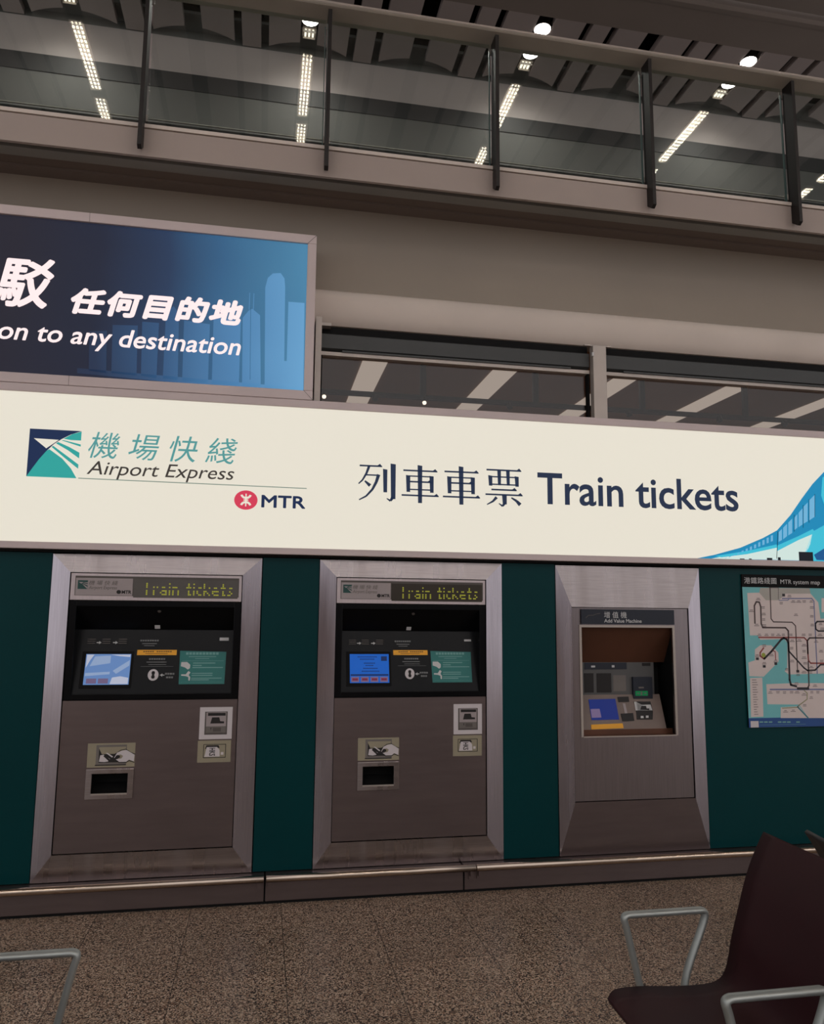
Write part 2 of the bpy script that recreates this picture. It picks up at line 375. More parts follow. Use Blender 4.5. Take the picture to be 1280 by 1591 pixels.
def text_mb(mb, plane, body, u0, v0, u1, v1, n0=0.0, th=0.0015, shear=0.0, weight=0.0, gap=1.0, bold=0.0):
    """lettering fitted to the box u0..u1, v0..v1 of a plane"""
    cu = bpy.data.curves.new('lettering', 'FONT'); cu.body = body; cu.size = 1.0
    cu.shear = shear; cu.offset = weight; cu.space_character = gap; cu.resolution_u = 4
    cu.fill_mode = 'BOTH'
    o = bpy.data.objects.new('lettering', cu); COL.objects.link(o)
    bpy.context.view_layer.update()
    me = bpy.data.meshes.new_from_object(o.evaluated_get(bpy.context.evaluated_depsgraph_get()))
    vs = [v.co.copy() for v in me.vertices]; fs = [tuple(p.vertices) for p in me.polygons]
    bpy.data.objects.remove(o); bpy.data.curves.remove(cu); bpy.data.meshes.remove(me)
    if not vs: return mb
    x0 = min(v.x for v in vs); x1 = max(v.x for v in vs); y0 = min(v.y for v in vs); y1 = max(v.y for v in vs)
    sx = (u1-u0)/(x1-x0); sy = (v1-v0)/(y1-y0)
    if bold:            # heavier strokes: the letter is thickened all round by overlapping offset copies
        bw = bold*(v1-v0); u0 += bw; u1 -= bw; v0 += bw; v1 -= bw
        sx = (u1-u0)/(x1-x0); sy = (v1-v0)/(y1-y0)
        for k in range(8):
            du, dv = bw*math.cos(k*math.pi/4), bw*math.sin(k*math.pi/4)
            mb.add([plane.w(u0+(v.x-x0)*sx+du, v0+(v.y-y0)*sy+dv, n0+th-.00012-.00001*k) for v in vs], fs)
    P = [plane.w(u0+(v.x-x0)*sx, v0+(v.y-y0)*sy, n0+th) for v in vs]
    mb.add(P, fs)
    # side walls along open edges give the letters thickness
    cnt = {}
    for f in fs:
        for a, b in zip(f, f[1:]+f[:1]): cnt.setdefault((min(a,b), max(a,b)), []).append((a,b))
    back = {}
    sv = []; sf = []
    for k, e in cnt.items():
        if len(e) == 1:
            a, b = e[0]; n = len(sv)
            sv += [P[a], P[b], P[b]-plane.N*th, P[a]-plane.N*th]; sf.append((n, n+1, n+2, n+3))
    mb.add(sv, sf)
    return mb

# ================================================================== THE SETTING
W = 4.45           # face of the ticket machine wall
SY = 4.40          # face of the light boxes
PW, PS = wall_plane(W), wall_plane(SY)
struct(MB().box((-9, -14, -0.1), (12, 4.8, 0)).build('floor', 'floor'))
# wall carcass behind the cladding, open where the machines stand
wb = MB()
wb.box((-9, 4.66, 0), (12, 4.72, 2.72))
struct(wb.build('wall_front', 'gap'))

struct(MB().box((-9, -14.1, 0), (12, -14, 3.0)).build('wall_rear_added', 'rear_wall_added'))  # unseen wall, added so the lower steel reflects something darker
# teal cladding panels between the machines
def teal(x0, x1, label, g='teal wall panels between the machines'):
    o = MB().box((x0+.003, W, 0.146), (x1-.003, W+0.03, 1.832)).build('wall_panel', 'teal'); tag(o, label, 'wall panel', g)
teal(-4.2, -1.112, 'dark teal enamel wall panel at the left edge, beside the machine with the pale screen')
teal(-0.004, 0.318, 'dark teal enamel wall panel between the two train ticket machines')
teal(1.398, 1.737, 'dark teal enamel wall panel between a ticket machine and the add value machine')
teal(2.690, 7.0, 'wide dark teal enamel wall panel on the right, carrying the system map')

# plinth in three lengths with the bumper rail in front
for x0, x1, lb in ((-4.2, 0.061, 'brushed steel plinth length under the left ticket machine'),
                   (0.069, 1.143, 'short brushed steel plinth length under the middle ticket machine'),
                   (1.151, 7.0, 'brushed steel plinth length under the add value machine')):
    t = thing('plinth', lb, 'plinth', (x0, 4.375, 0), 'steel plinth lengths along the wall foot')
    MB().box((x0, 4.375, 0.018), (x1, 4.395, 0.122)).build('front_plate', 'steel_panel', t, bevel=.002)
    MB().box((x0, 4.385, 0.124), (x1, 4.47, 0.142)).build('top_ledge', 'steel_panel', t, bevel=.002)
struct(MB().box((-4.2, 4.392, 0.0), (7, 4.6, 0.123)).build('baseboard_front', 'gap'))
for x0, x1, lb in ((-4.2, 0.058, 'round steel bumper rail along the plinth at the left'),
                   (0.072, 1.205, 'round steel bumper rail in front of the middle ticket machine'),
                   (1.212, 7.0, 'round steel bumper rail running below the add value machine')):
    t = thing('bumper_rail', lb, 'rail', (x0, 4.335, 0.13), 'bumper rails at the wall foot')
    MB().tube([(x0, 4.345, 0.140), (x1, 4.345, 0.140)], 0.0185, 16).build('tube', 'steel_bar', t, smooth=True)
    for bx in ((x0+.02 if x0 > -1 else None), (x1-.02 if x1 < 3 else None), (4.0 if x1 > 3 else None), (-2.4 if x0 < -1 else None)):
        if bx is None: continue
        MB().box((bx-.008, 4.345, 0.095), (bx+.008, 4.374, 0.135)).box((bx-.012, 4.366, 0.075), (bx+.012, 4.374, 0.125)).build('bracket', 'steel_panel', t)

# ---------------- bulkhead, cove, windows
YB = 4.60
def sx_profile(name, pts, x0, x1, mat, parent=None, smooth=False):
    mb = MB(); mb.prism([(x0, y, z) for y, z in pts], (x1-x0, 0, 0)); return mb.build(name, mat, parent, smooth=smooth)
struct(sx_profile('wall_upper', [(YB, 3.50), (YB, 4.09), (YB+.12, 4.09), (YB+.12, 3.50)], -6, 9, 'bulkhead'))
cv = [(4.60, 3.515), (4.582, 3.50), (4.566, 3.47), (4.560, 3.43), (4.564, 3.385), (4.575, 3.345), (4.592, 3.312), (4.612, 3.292), (4.70, 3.285), (4.70, 3.515)]
c_ = struct(sx_profile('trim_1', cv, -6, 9, 'cove', smooth=True))
m_ = c_.modifiers.new('edge', 'EDGE_SPLIT'); m_.split_angle = math.radians(40)
# window row: glass, frames
YW = 4.62
def window(n, x0, x1):
    f = MB()
    f.box((x0, YW-.02, 2.70), (x1, YW+.03, 2.775)); f.box((x0, YW-.025, 3.095), (x1, YW+.03, 3.118))
    o = struct(f.build('window_%d' % n, 'alu'))
    MB().box((x0, YW+.005, 2.77), (x1, YW+.013, 3.10)).build('pane', 'glass_win', o)
    j = MB().box((x0, YW-.022, 2.77), (x0+.012, YW+.02, 3.1)).box((x1-.012, YW-.022, 2.77), (x1, YW+.02, 3.1)); j.build('gasket', 'black_mat', o)
    return o
window(1, 0.30, 2.055); window(2, 2.16, 4.45)
for x0, x1, lb in ((0.302, 2.052, 'charcoal roller shutter box above the left window, beside the blue sign'), (2.162, 4.448, 'charcoal roller shutter box above the right window')):
    t = thing('roller_shutter', lb, 'shutter', (x0, YW, 3.12), 'roller shutters above the windows')
    sx_profile('housing', [(YW-.01, 3.128), (YW-.03, 3.14), (YW-.03, 3.228), (YW-.01, 3.238), (YW+.05, 3.238), (YW+.05, 3.128)], x0, x1, 'shutter', t)
    sx_profile('cover', [(YW+.0, 3.238), (YW+.0, 3.286), (YW+.05, 3.286), (YW+.05, 3.238)], x0, x1, 'black_mat', t)
    MB().box((x0+.13, YW-.034, 3.118), (x1-.13, YW-.012, 3.129)).build('bottom_bar', 'shutter', t)
t = thing('window_post', 'pale square aluminium post between the two windows', 'post', (2.107, 4.57, 2.7))
MB().box((2.060, 4.545, 2.70), (2.152, 4.60, 3.275)).build('post', 'alu', t, bevel=.003)
MB().box((2.010, 4.563, 3.275), (2.200, 4.588, 3.283)).build('head_plate', 'alu', t)
MB().box((2.052, 4.54, 3.20), (2.064, 4.552, 3.225)).build('catch', 'white_ink', t)
struct(MB().box((0.262, 4.50, 2.70), (0.298, 4.66, 3.30)).box((0.298, 4.56, 3.27), (0.36, 4.63, 3.289)).build('trim_2', 'alu'))

struct(MB().box((4.46, YW, 1.84), (9, YW+.03, 3.29)).build('wall_upper_right', 'cove'))
# ---------------- room behind the windows
RZ = 3.95
rm = MB(); rm.box((-0.6, 4.70, RZ), (9.5, 9.6, RZ+.04)); struct(rm.build('ceiling_room', 'room_brown'))
struct(MB().box((-0.6, 9.6, 2.6), (9.5, 9.65, 4.0)).build('wall_room_back', 'room_brown'))
struct(MB().box((-0.65, 4.7, 2.6), (-0.6, 9.6, 4.0)).build('wall_room_left', 'room_brown'))
struct(MB().box((9.5, 4.7, 2.6), (9.55, 9.6, 4.0)).build('wall_room_right', 'room_brown'))
struct(MB().box((-0.6, 4.73, 2.60), (9.5, 9.6, 2.66)).build('floor_room', 'room_brown'))
sn = ('first', 'second', 'third', 'fourth', 'fifth')
for i, x0 in enumerate((0.87, 2.17, 3.45, 4.72, 6.02)):
    o = MB().box((x0, 5.3, RZ-.012), (x0+.24, 9.4, RZ-.001)).build('ceiling_light', 'strip_panel')
    tag(o, 'long pale ceiling light panel behind the windows, %s from the left' % sn[i], 'ceiling light', 'ceiling light panels behind the windows')
t = thing('light_track', 'thin dark lighting track hung below the brown ceiling behind the windows', 'track', (3, 7.06, 3.6))
MB().box((-0.5, 7.035, 3.575), (9.3, 7.085, 3.615)).build('track', 'dark_metal', t)
for x in (1.447, 2.584, 3.72, 4.88, 6.0, 0.31):
    MB().box((x-.028, 7.045, 3.615), (x+.028, 7.075, RZ-.013)).build('hanger', 'dark_metal', t)
for i, (x, lit) in enumerate(((0.50, 1), (0.98, 0), (1.45, 1), (2.30, 0), (3.55, 0), (4.55, 0), (5.3, 0))):
    t = thing('track_spotlight', ('lit' if lit else 'unlit') + ' small spotlight on the dark track, ' + ('nearest the blue sign', 'over the leftmost light panel', 'under a dark hanger in the left window', 'over the middle of the left window', 'over the middle of the right window', 'right part of the right window', 'farthest right')[i], 'spotlight', (x, 7.06, 3.58), 'spotlights on the track')
    MB().tube([(x, 7.06, 3.54), (x, 7.06, 3.575)], .008, 8).build('stem', 'dark_metal', t)
    MB().tube([(x, 7.005, 3.532), (x, 7.028, 3.572)], .028, 12).build('head', 'dark_metal', t)
    if lit: MB().tube([(x, 6.992, 3.524), (x, 7.003, 3.534)], .019, 14).build('bulb', 'spot_bulb', t)

# ---------------- balcony
YG = 4.20
bl = MB()
bl.box((-6, YG, 4.028), (9, YG+.02, 4.19))
o = struct(bl.build('trim_3', 'fascia'))
struct(MB().box((-6, YG-.006, 4.196), (9, YG+.05, 4.218)).build('trim_4', 'cove'))
so = MB()
so.box((-6, YG+.085, 4.046), (9, 4.37, 4.12))
struct(MB().box((-6, YG+.02, 4.105), (9, YG+.085, 4.12)).build('trim_9', 'gap'))  # groove behind the fascia, coloured black for the shade in it
struct(so.build('ceiling_soffit', 'soffit'))
struct(MB().box((-6, 4.37, 4.075), (9, 4.50, 4.12)).box((-6, 4.50, 4.06), (9, 4.60, 4.12)).build('ceiling_soffit_inner', 'ceil_beam'))
struct(MB().box((-6, YG+.02, 4.12), (9, 9.3, 4.19)).build('floor_balcony', 'upper_grey'))
struct(MB().box((-6, 4.29, 4.19), (9, 4.34, 4.295)).build('trim_5', 'dark_metal'))
struct(MB().box((-6, 4.282, 4.306), (9, 4.290, 4.312)).box((-6, 4.282, 4.200), (9, 4.29, 4.206)).build('trim_6', 'alu'))
# glass balustrade
fins = [-1.760, -0.744, 0.276, 1.293, 2.302, 3.322, 4.34]
fl = ['beyond the left edge above the blue sign', 'leftmost in view, above the blue sign', 'second from left, above the right end of the blue sign', 'middle of the row, over the left window', 'over the post between the windows', 'last on the right, over the right window', 'beyond the right edge']
gl = ['left end of the balcony', 'first whole pane from the left', 'second whole pane, over the left window', 'third whole pane, over the window post', 'fourth whole pane, over the right window', 'right end of the balcony']
for i in range(6):
    a, b = fins[i]+.02, fins[i+1]-.02
    t = thing('glass_panel', 'clear glass balustrade panel, ' + gl[i], 'glass panel', ((a+b)/2, YG+.03, 4.22), 'glass panels of the balcony balustrade')
    MB().box((a, YG+.022, 4.222), (b, YG+.034, 5.045)).build('pane', 'glass_rail', t)
    MB().box((a, YG+.020, 4.2185), (b, YG+.036, 4.2235)).box((b-.003, YG+.020, 4.222), (b+.002, YG+.036, 5.0)).build('edge', 'glass_edge', t)
for i, x in enumerate(fins):
    if i == 0 or i == 6: continue
    t = thing('balustrade_post', 'dark slanted-foot balustrade post, ' + fl[i], 'post', (x, YG, 4.03), 'dark posts of the balcony balustrade')
    MB().prism([(x-.011, YG-.001, 4.075), (x-.011, YG-.05, 4.035), (x-.011, YG-.075, 4.05), (x-.011, YG-.075, 5.04), (x-.011, YG+.018, 5.04), (x-.011, YG+.018, 4.22), (x-.011, YG-.007, 4.22), (x-.011, YG-.007, 4.19), (x-.011, YG-.001, 4.19)], (.022, 0, 0)).build('blade', 'dark_metal', t)
    MB().box((x-.02, YG+.0365, 4.99), (x+.02, YG+.045, 5.035)).build('clamp', 'alu', t)
    MB().box((x-.02, YG+.0365, 4.26), (x+.02, YG+.045, 4.30)).build('clamp', 'alu', t)
t = thing('handrail', 'long flat grey metal handrail along the top of the balcony balustrade', 'handrail', (1.5, YG, 5.06))
sx_profile('rail', [(YG-.085, 5.050), (YG-.095, 5.055), (YG-.095, 5.072), (YG+.06, 5.072), (YG+.06, 5.05)], -6, 9, 'rail', t)
MB().box((-6, YG-.098, 5.058), (9, YG-.0955, 5.072)).build('front_lip', 'alu', t)

# ---------------- upper storey behind the glass
struct(MB().box((-9, 9.1, 8.12), (13, 9.16, 8.60)).build('wall_back_upper', 'upper_wall'))
struct(MB().box((-9, 9.09, 7.90), (13, 9.16, 8.12)).build('trim_7', 'band'))
struct(MB().box((-9, 9.1, 4.19), (13, 9.16, 7.90)).build('wall_back_lower', 'upper_grey'))  # darker grey than the wall above the band
struct(MB().box((-9, 9.45, 8.2), (13, 9.5, 9.2)).box((-9, 7.0, 9.0), (13, 9.5, 9.05)).box((-9, -4.5, 9.0), (13, 1.2, 9.05)).build('ceiling_void', 'black_mat'))
LIT0, BAY = 0.331, 2.776
def slat_ceiling(name, y0, y1, kmin, kmax, scallop):
    """flat ceiling panels along Y with open slots; the far ends are cut to shallow arcs"""
    mb = MB()
    for k in range(kmin, kmax):
        cx = LIT0 + k*BAY/2
        end = lambda x: y1 - (.22*(1-min(1, abs(x-cx)/.60)**2) if scallop else 0)
        for xa, xb in ((cx-.485, cx-.105), (cx+.105, cx+.485)):
            n = 8; ring = [(xa, y0, 8.60), (xb, y0, 8.60)] + [(xb+(xa-xb)*j/n, end(xb+(xa-xb)*j/n), 8.60) for j in range(n+1)]
            mb.prism(ring, (0, 0, .09))
        jx = cx+BAY/4
        mb.box((jx-.115, y0, 8.60), (jx+.115, y1-.02, 8.69))
    return struct(mb.build(name, 'ceil_panel'))
slat_ceiling('ceiling_upper', 7.88, 9.10, -4, 7, True)
struct(MB().box((-9, 8.80, 8.70), (13, 9.16, 8.74)).box((-9, 9.1, 8.60), (13, 9.16, 8.70)).build('ceiling_cove', 'upper_grey'))
slat_ceiling('ceiling_hall', -4.4, 1.0, -4, 6, False)
struct(MB().box((-9, 7.44, 8.60), (13, 7.88, 8.70)).build('ceiling_beam', 'ceil_beam'))
struct(sx_profile('trim_8', [(7.44, 8.60), (7.40, 8.585), (7.34, 8.58), (7.30, 8.60), (7.30, 8.70), (7.44, 8.70)], -9, 13, 'ceil_beam', smooth=False))
struct(MB().box((-9, 6.9, 8.60), (13, 7.22, 8.68)).box((-9, 1.0, 8.64), (13, 6.82, 8.72)).build('ceiling_front', 'ceil_beam'))
ln = ['far left, above the blue sign', 'upper left, above the first glass panels', 'top middle', 'top right', 'beyond the right edge']
for i in range(-1, 3):
    cx = LIT0 + i*BAY
    for j, y in enumerate((8.08, 8.49)):
        t = thing('downlight', 'round lit ceiling downlight, %s, %s of its pair' % (ln[i+1], ('front' if j == 0 else 'rear')), 'downlight', (cx, y, 8.60), 'round downlights over the balcony')
        MB().disc((cx, y, 8.595), .098, (0, 0, 1), .02).build('lens', 'downlight', t)
        MB().tube([(cx, y, 8.60), (cx, y, 8.70)], .104, 24).build('housing', 'dark_metal', t)
        ld = bpy.data.lights.new('downlight_lamp', 'SPOT'); ld.energy = SPOT; ld.spot_size = math.radians(150); ld.spot_blend = 0.9
        ld.color = (1, .93, .88); ld.shadow_soft_size = .05
        lo = bpy.data.objects.new('downlight_lamp', ld); COL.objects.link(lo); lo.parent = t; lo.location = (0, 0, -.02)
def luminaire(cx, ya, yb, z, label, g, tubes=(-.045, 0, .045), mat='lum'):
    t = thing('linear_luminaire', label, 'ceiling light', (cx, (ya+yb)/2, z), g)
    MB().box((cx-.085, ya-.02, z), (cx+.085, yb+.02, z+.05)).build('body', 'alu', t)
    mb = MB()
    for dx in tubes: mb.box((cx+dx-.011, ya, z-.02), (cx+dx+.011, yb, z-.002))
    mb.build('tube', mat, t)
    g_ = MB(); n = int((yb-ya)/.075)
    for k in range(n+1): g_.box((cx-.075, ya+(yb-ya)*k/n-.004, z-.045), (cx+.075, ya+(yb-ya)*k/n+.004, z-.0202))
    g_.build('louvre', 'alu', t)
for i in range(-2, 4):
    cx = LIT0 + i*BAY
    for (ya, yb) in ((-1.81, -0.64), (-2.62, -2.07)):
        luminaire(cx, ya, yb, 8.60, 'bright louvred linear hall light mirrored in the balustrade glass, %s' % ('far left', 'left', 'second from left', 'middle', 'right', 'far right')[i+2]+(', long' if ya > -2 else ', short'), 'linear hall lights mirrored in the balustrade')
for i in range(-1, 3):
    cx = LIT0 + i*BAY
    luminaire(cx, 8.66, 8.77, 8.615, 'short louvred light behind a downlight, ' + ln[i+1], 'short slot lights behind the downlights', mat='lum_slot')
# unseen lights added behind the viewer to brighten floor and walls
for i, (x, y) in enumerate([(x, y) for y in (-5.6, -8.0) for x in (-5.2, -2.4, 0.35, 3.1, 5.9, 8.6)]):
    luminaire(x, y, y+1.2, 8.55, 'added fill light behind the viewer, shaped as a linear ceiling light', 'added fill lights behind the viewer', mat='lum_fill')

# ================================================================== LIGHT BOX SIGNS
def frame_ring(mb, x0, z0, x1, z1, t, y0, y1, tb=None, tl=None, tr=None):
    tb = t if tb is None else tb; tl = t if tl is None else tl; tr = t if tr is None else tr
    mb.box((x0, y0, z0), (x1, y1, z0+tb)); mb.box((x0, y0, z1-t), (x1, y1, z1))
    mb.box((x0, y0, z0+tb), (x0+tl, y1, z1-t)); mb.box((x1-tr, y0, z0+tb), (x1, y1, z1-t)); return mb
# ---- long cream sign
sb = thing('light_box_sign', 'long cream illuminated Train tickets sign above the machines', 'sign', (1.3, 4.5, 1.848))
frame_ring(MB(), -3.2, 1.848, 4.75, 2.745, .045, SY-.012, 4.54, tb=.037).build('frame', 'sign_frame', sb, bevel=.003)
MB().box((-3.16, SY, 1.885), (4.71, SY+.012, 2.70)).build('face', 'cream', sb)
MB().box((-3.19, SY+.03, 1.836), (4.74, 4.62, 1.8475)).build('underside', 'gap', sb)
D = 0.0005
def up(px, py): return PS.uv(px, py)
def rel(pts, u0, v0, du, dv): return [(u0+a*du, v0+b*dv) for a, b in pts]
# logo square
L0 = up(41, 740); L1 = up(127, 670)
u0, v0, du, dv = L0[0], L0[1], L1[0]-L0[0], L1[1]-L0[1]
arc = [(0, 0), (.10, .17), (.22, .37), (.35, .55), (.48, .70), (.62, .81), (.80, .92), (1, 1)]
lg = MB()
PS.poly(lg, rel([(0, 1)] + arc, u0, v0, du, dv), D)   # navy sky
lo_ = lg.build('emblem_navy', 'p_navy', sb)
tr_ = MB(); PS.poly(tr_, rel([(.09, .80), (.34, .60), (.57, .79)], u0, v0, du, dv), D+.002, .001); tr_.build('triangle', 'p_white', lo_)
te = MB()
PS.poly(te, rel([(0, 0), (.96, 0), (.84, .20), (.66, .40), (.40, .585), (.35, .55), (.22, .37), (.10, .17)], u0, v0, du, dv), D)
PS.poly(te, rel([(.66, .82), (.80, .80), (1, .80), (1, .99), (.82, .925)], u0, v0, du, dv), D)
PS.poly(te, rel([(.62, .785), (1, .67), (1, .715), (.66, .79)], u0, v0, du, dv), D)
PS.poly(te, rel([(.52, .715), (.76, .58), (.985, .42), (.985, .54), (.78, .65), (.56, .745)], u0, v0, du, dv), D)
PS.poly(te, rel([(.44, .635), (.70, .42), (.98, .20), (.98, .29), (.72, .48), (.47, .66)], u0, v0, du, dv), D)
te.build('emblem_teal', 'p_teal', sb)
def ptext(plane, parent, name, body, L, R, T, B, mat, n0=D, th=.0015, **k):
    """lettering: left/right/top/bottom extents given by four pixels of the photo"""
    mb = MB(); text_mb(mb, plane, body, plane.uv(*L)[0], plane.uv(*B)[1], plane.uv(*R)[0], plane.uv(*T)[1], n0, th, **k)
    return mb.build(name, mat, parent)
ptext(PS, sb, 'chinese_lettering', '機 場 快 綫', (137, 700), (369, 700), (150, 671), (150, 712), 'p_teal2', shear=.22)
ptext(PS, sb, 'english_lettering', 'Airport Express', (135, 730), (364, 735), (153, 716.5), (290, 749.5), 'p_dark', shear=.24)
mb = MB(); PS.pline(mb, [(122, 743), (300, 751), (476, 759)], .0045, D); mb.build('rule_line', 'p_linegrey', sb)
c = up(382, 777); ru = (up(400.3, 777)[0]-up(364, 777)[0])/2; rv = (up(382, 762)[1]-up(382, 792)[1])/2
mb = MB(); PS.disc(mb, c[0], c[1], ru, rv, D); rd = mb.build('red_roundel', 'p_red', sb)
mb = MB()
def arcpts(cx, cy, r0, r1, a0, a1, n=10):
    o = [(cx+r1*math.cos(math.radians(a0+(a1-a0)*k/n)), cy+r1*math.sin(math.radians(a0+(a1-a0)*k/n))) for k in range(n+1)]
    i = [(cx+r0*math.cos(math.radians(a0+(a1-a0)*k/n)), cy+r0*math.sin(math.radians(a0+(a1-a0)*k/n))) for k in range(n+1)]
    return o + i[::-1]
def emblem(mb, plane, cx, cy, rv, n0):
    plane.rect(mb, cx-.06*rv, cy-.66*rv, cx+.06*rv, cy+.66*rv, n0, .001)
    plane.rect(mb, cx-.24*rv, cy-.06*rv, cx+.24*rv, cy+.06*rv, n0, .001)
    for s in (1, -1):
        pts = arcpts(0, .70, .38, .60, 200, 340)
        plane.poly(mb, [(cx+a*rv, cy+s*b*rv) for a, b in pts], n0, .001)
emblem(mb, PS, c[0], c[1], rv, D+.002); mb.build('roundel_symbol', 'p_white', rd)
ptext(PS, sb, 'operator_lettering', 'MTR', (406, 780), (474.5, 780), (410, 769), (410, 788.5), 'p_navy', bold=.035)
# serif characters drawn stroke by stroke in a unit box
def strokes(mb, plane, u0, v0, s, hs, vs, ds, n0):
    f = lambda x, y: (u0+x*s, v0+y*s)
    for (x0, x1, y) in hs:
        plane.poly(mb, [f(x0, y-.021), f(x1, y-.021), f(x1, y+.021), f(x0, y+.021)], n0)
        plane.poly(mb, [f(x1-.12, y+.015), f(x1+.02, y-.017), f(x1-.05, y+.065)], n0)
    for (x, y0, y1, wd) in vs:
        plane.poly(mb, [f(x-wd*.56, y0), f(x+wd*.56, y0), f(x+wd*.56, y1), f(x-wd*.56-.02, y1+.015)], n0)
    for pts, w0, w1 in ds:
        n = len(pts)
        for k in range(n-1):
            (a, b), (c_, d) = pts[k], pts[k+1]; L = math.hypot(c_-a, d-b); nx, ny = -(d-b)/L, (c_-a)/L
            wa = w0+(w1-w0)*k/(n-1); wb_ = w0+(w1-w0)*(k+1)/(n-1)
            plane.poly(mb, [f(a+nx*wa/2, b+ny*wa/2), f(a-nx*wa/2, b-ny*wa/2), f(c_-nx*wb_/2, d-ny*wb_/2), f(c_+nx*wb_/2, d+ny*wb_/2)], n0)
G_lie = ([(.02, .60, .90)], [(.70, .22, .82, .085), (.91, .05, .97, .105)],
         [([(.27, .90), (.20, .70), (.10, .52), (.0, .42)], .07, .03), ([(.18, .66), (.48, .66)], .035, .035), ([(.52, .68), (.46, .48), (.36, .28), (.20, .10), (.02, .0)], .09, .03),
          ([(.16, .50), (.30, .38)], .04, .09), ([(.90, .10), (.84, .0), (.74, .06)], .09, .02)])
G_che = ([(.04, .96, .84), (.0, 1.0, .17), (.20, .82, .54)], [(.50, -.03, .98, .095), (.18, .26, .70, .085), (.82, .26, .70, .085)],
         [([(.18, .69), (.86, .69)], .034, .034), ([(.18, .33), (.82, .33)], .034, .034)])
G_piao = ([(.03, .97, .92), (.16, .84, .40), (.0, 1.0, .27)], [(.14, .50, .76, .08), (.86, .50, .76, .08), (.38, .52, .92, .07), (.62, .52, .92, .07), (.52, .02, .27, .095)],
          [([(.14, .74), (.88, .74)], .034, .034), ([(.14, .54), (.86, .54)], .034, .034), ([(.52, .06), (.46, -.03), (.36, .04)], .08, .02),
           ([(.30, .20), (.20, .09), (.04, .0)], .08, .025), ([(.70, .20), (.84, .12), (.94, .02)], .035, .10)])
mb = MB()
vb = up(600, 778)[1]; vt = up(600, 717)[1]; hh = (vt-vb)*0.93
for (px, g, ww) in ((557, G_lie, .86), (624, G_che, 1), (688, G_che, 1), (754, G_piao, .98)):
    ua = up(px, 750)[0]; sc = up(px+57, 750)[0]-ua
    strokes(mb, PS, ua, up(600, 778)[1], sc*(1.04 if g is G_lie else 1), *g, D)
mb.build('chinese_title', 'p_navy2', sb)
ptext(PS, sb, 'english_title', 'Train tickets', (835, 760), (1146, 765), (1020, 742.5), (840, 783.5), 'p_navy2', weight=.013)
# train artwork at the right end (printed on the face)
def px_mb(plane, pts, n0, mat, name, parent, th=.001):
    mb = MB(); plane.ppoly(mb, pts, n0, th); return mb.build(name, mat, parent)
top = [(1080, 868), (1110, 862), (1150, 851), (1185, 836), (1207, 824), (1228, 800), (1245, 775), (1262, 752), (1280, 733), (1330, 700), (1420, 668)]
bot = [(1420, 880), (1330, 876), (1280, 872.5), (1200, 870), (1080, 868.6)]
tp = px_mb(PS, top+bot, D, 't_blue', 'train_picture', sb)
px_mb(PS, [(1120, 865), (1160, 860), (1206, 851), (1245, 834), (1262, 826), (1258, 846), (1247, 871), (1200, 869.5), (1100, 868.8)], .002, 't_pale', 'skirt', tp)
px_mb(PS, [(1110, 864), (1160, 856), (1206, 846), (1206, 851), (1160, 861), (1120, 866)], .003, 't_cyan', 'waist_stripe', tp)
px_mb(PS, [(1206, 848), (1240, 833), (1262, 822), (1266, 828), (1240, 839), (1207, 856)], .003, 't_cyan', 'waist_stripe', tp)
px_mb(PS, [(1262, 826), (1300, 805), (1400, 790), (1400, 878), (1280, 872), (1247, 871), (1250, 858)], .002, 't_cyan', 'front_skirt', tp)
px_mb(PS, [(1268, 870), (1264, 862), (1280, 852), (1400, 850), (1400, 878)], .003, 't_deep', 'underframe', tp)
px_mb(PS, [(1277, 742), (1284, 738), (1340, 720), (1340, 790), (1290, 788), (1280, 785), (1275, 770)], .003, 't_cyan', 'windscreen', tp)
wn = MB()
for (a, b, y0a, y0b, y1a, y1b) in ((1256, 1265, 778, 769, 809, 803), (1247, 1254, 788, 781, 814, 810), (1240, 1246, 797, 790, 819, 815), (1233, 1238, 805, 799, 824, 820), (1224, 1230, 812, 806, 832, 828), (1216, 1222, 820, 814, 838, 833), (1209, 1214, 827, 822, 842, 839)):
    PS.ppoly(wn, [(a, y1a), (b, y1b), (b, y0b), (a, y0a)], .003, .001)
x = 1200
while x > 1125:
    k = (x-1110)/96.; yt = 868-44*k**1.25; PS.ppoly(wn, [(x-3.2, yt+3+12*k), (x, yt+2+12*k), (x, yt+4), (x-3.2, yt+5)], .003, .001); x -= 6.5
wn.build('window_band', 't_win', tp)
bk = MB()
for (a, b, y0, y1) in ((1241, 1262, 858, 872), (1191, 1199, 867, 871), (1208, 1212, 866, 871), (1149, 1156, 868, 870), (1163, 1167, 868, 870)):
    PS.prect(bk, a, y1, b, y0, .003, .001)
PS.pline(bk, [(1208, 826), (1206, 868)], .003, .003)
for pl in ([(1256, 812), (1256, 776)], [(1247, 820), (1247, 785)], [(1233, 826), (1233, 800)], [(1265, 803), (1265, 768)]):
    PS.pline(bk, pl, .0022, .0042)
bk.build('bogies', 't_black', tp)

# ---- blue sign
sa = thing('light_box_sign', 'blue illuminated sign with pinkish Chinese lettering and pale skyline, above the cream sign', 'sign', (-.8, 4.5, 2.7455))
frame_ring(MB(), -3.2, 2.7455, .247, 3.757, .055, SY-.016, 4.585, tb=.055, tr=.052).build('frame', 'sign_frame', sa, bevel=.003)
MB().box((-3.16, SY, 2.79), (.21, SY+.012, 3.71)).build('face', 'a_bg', sa)
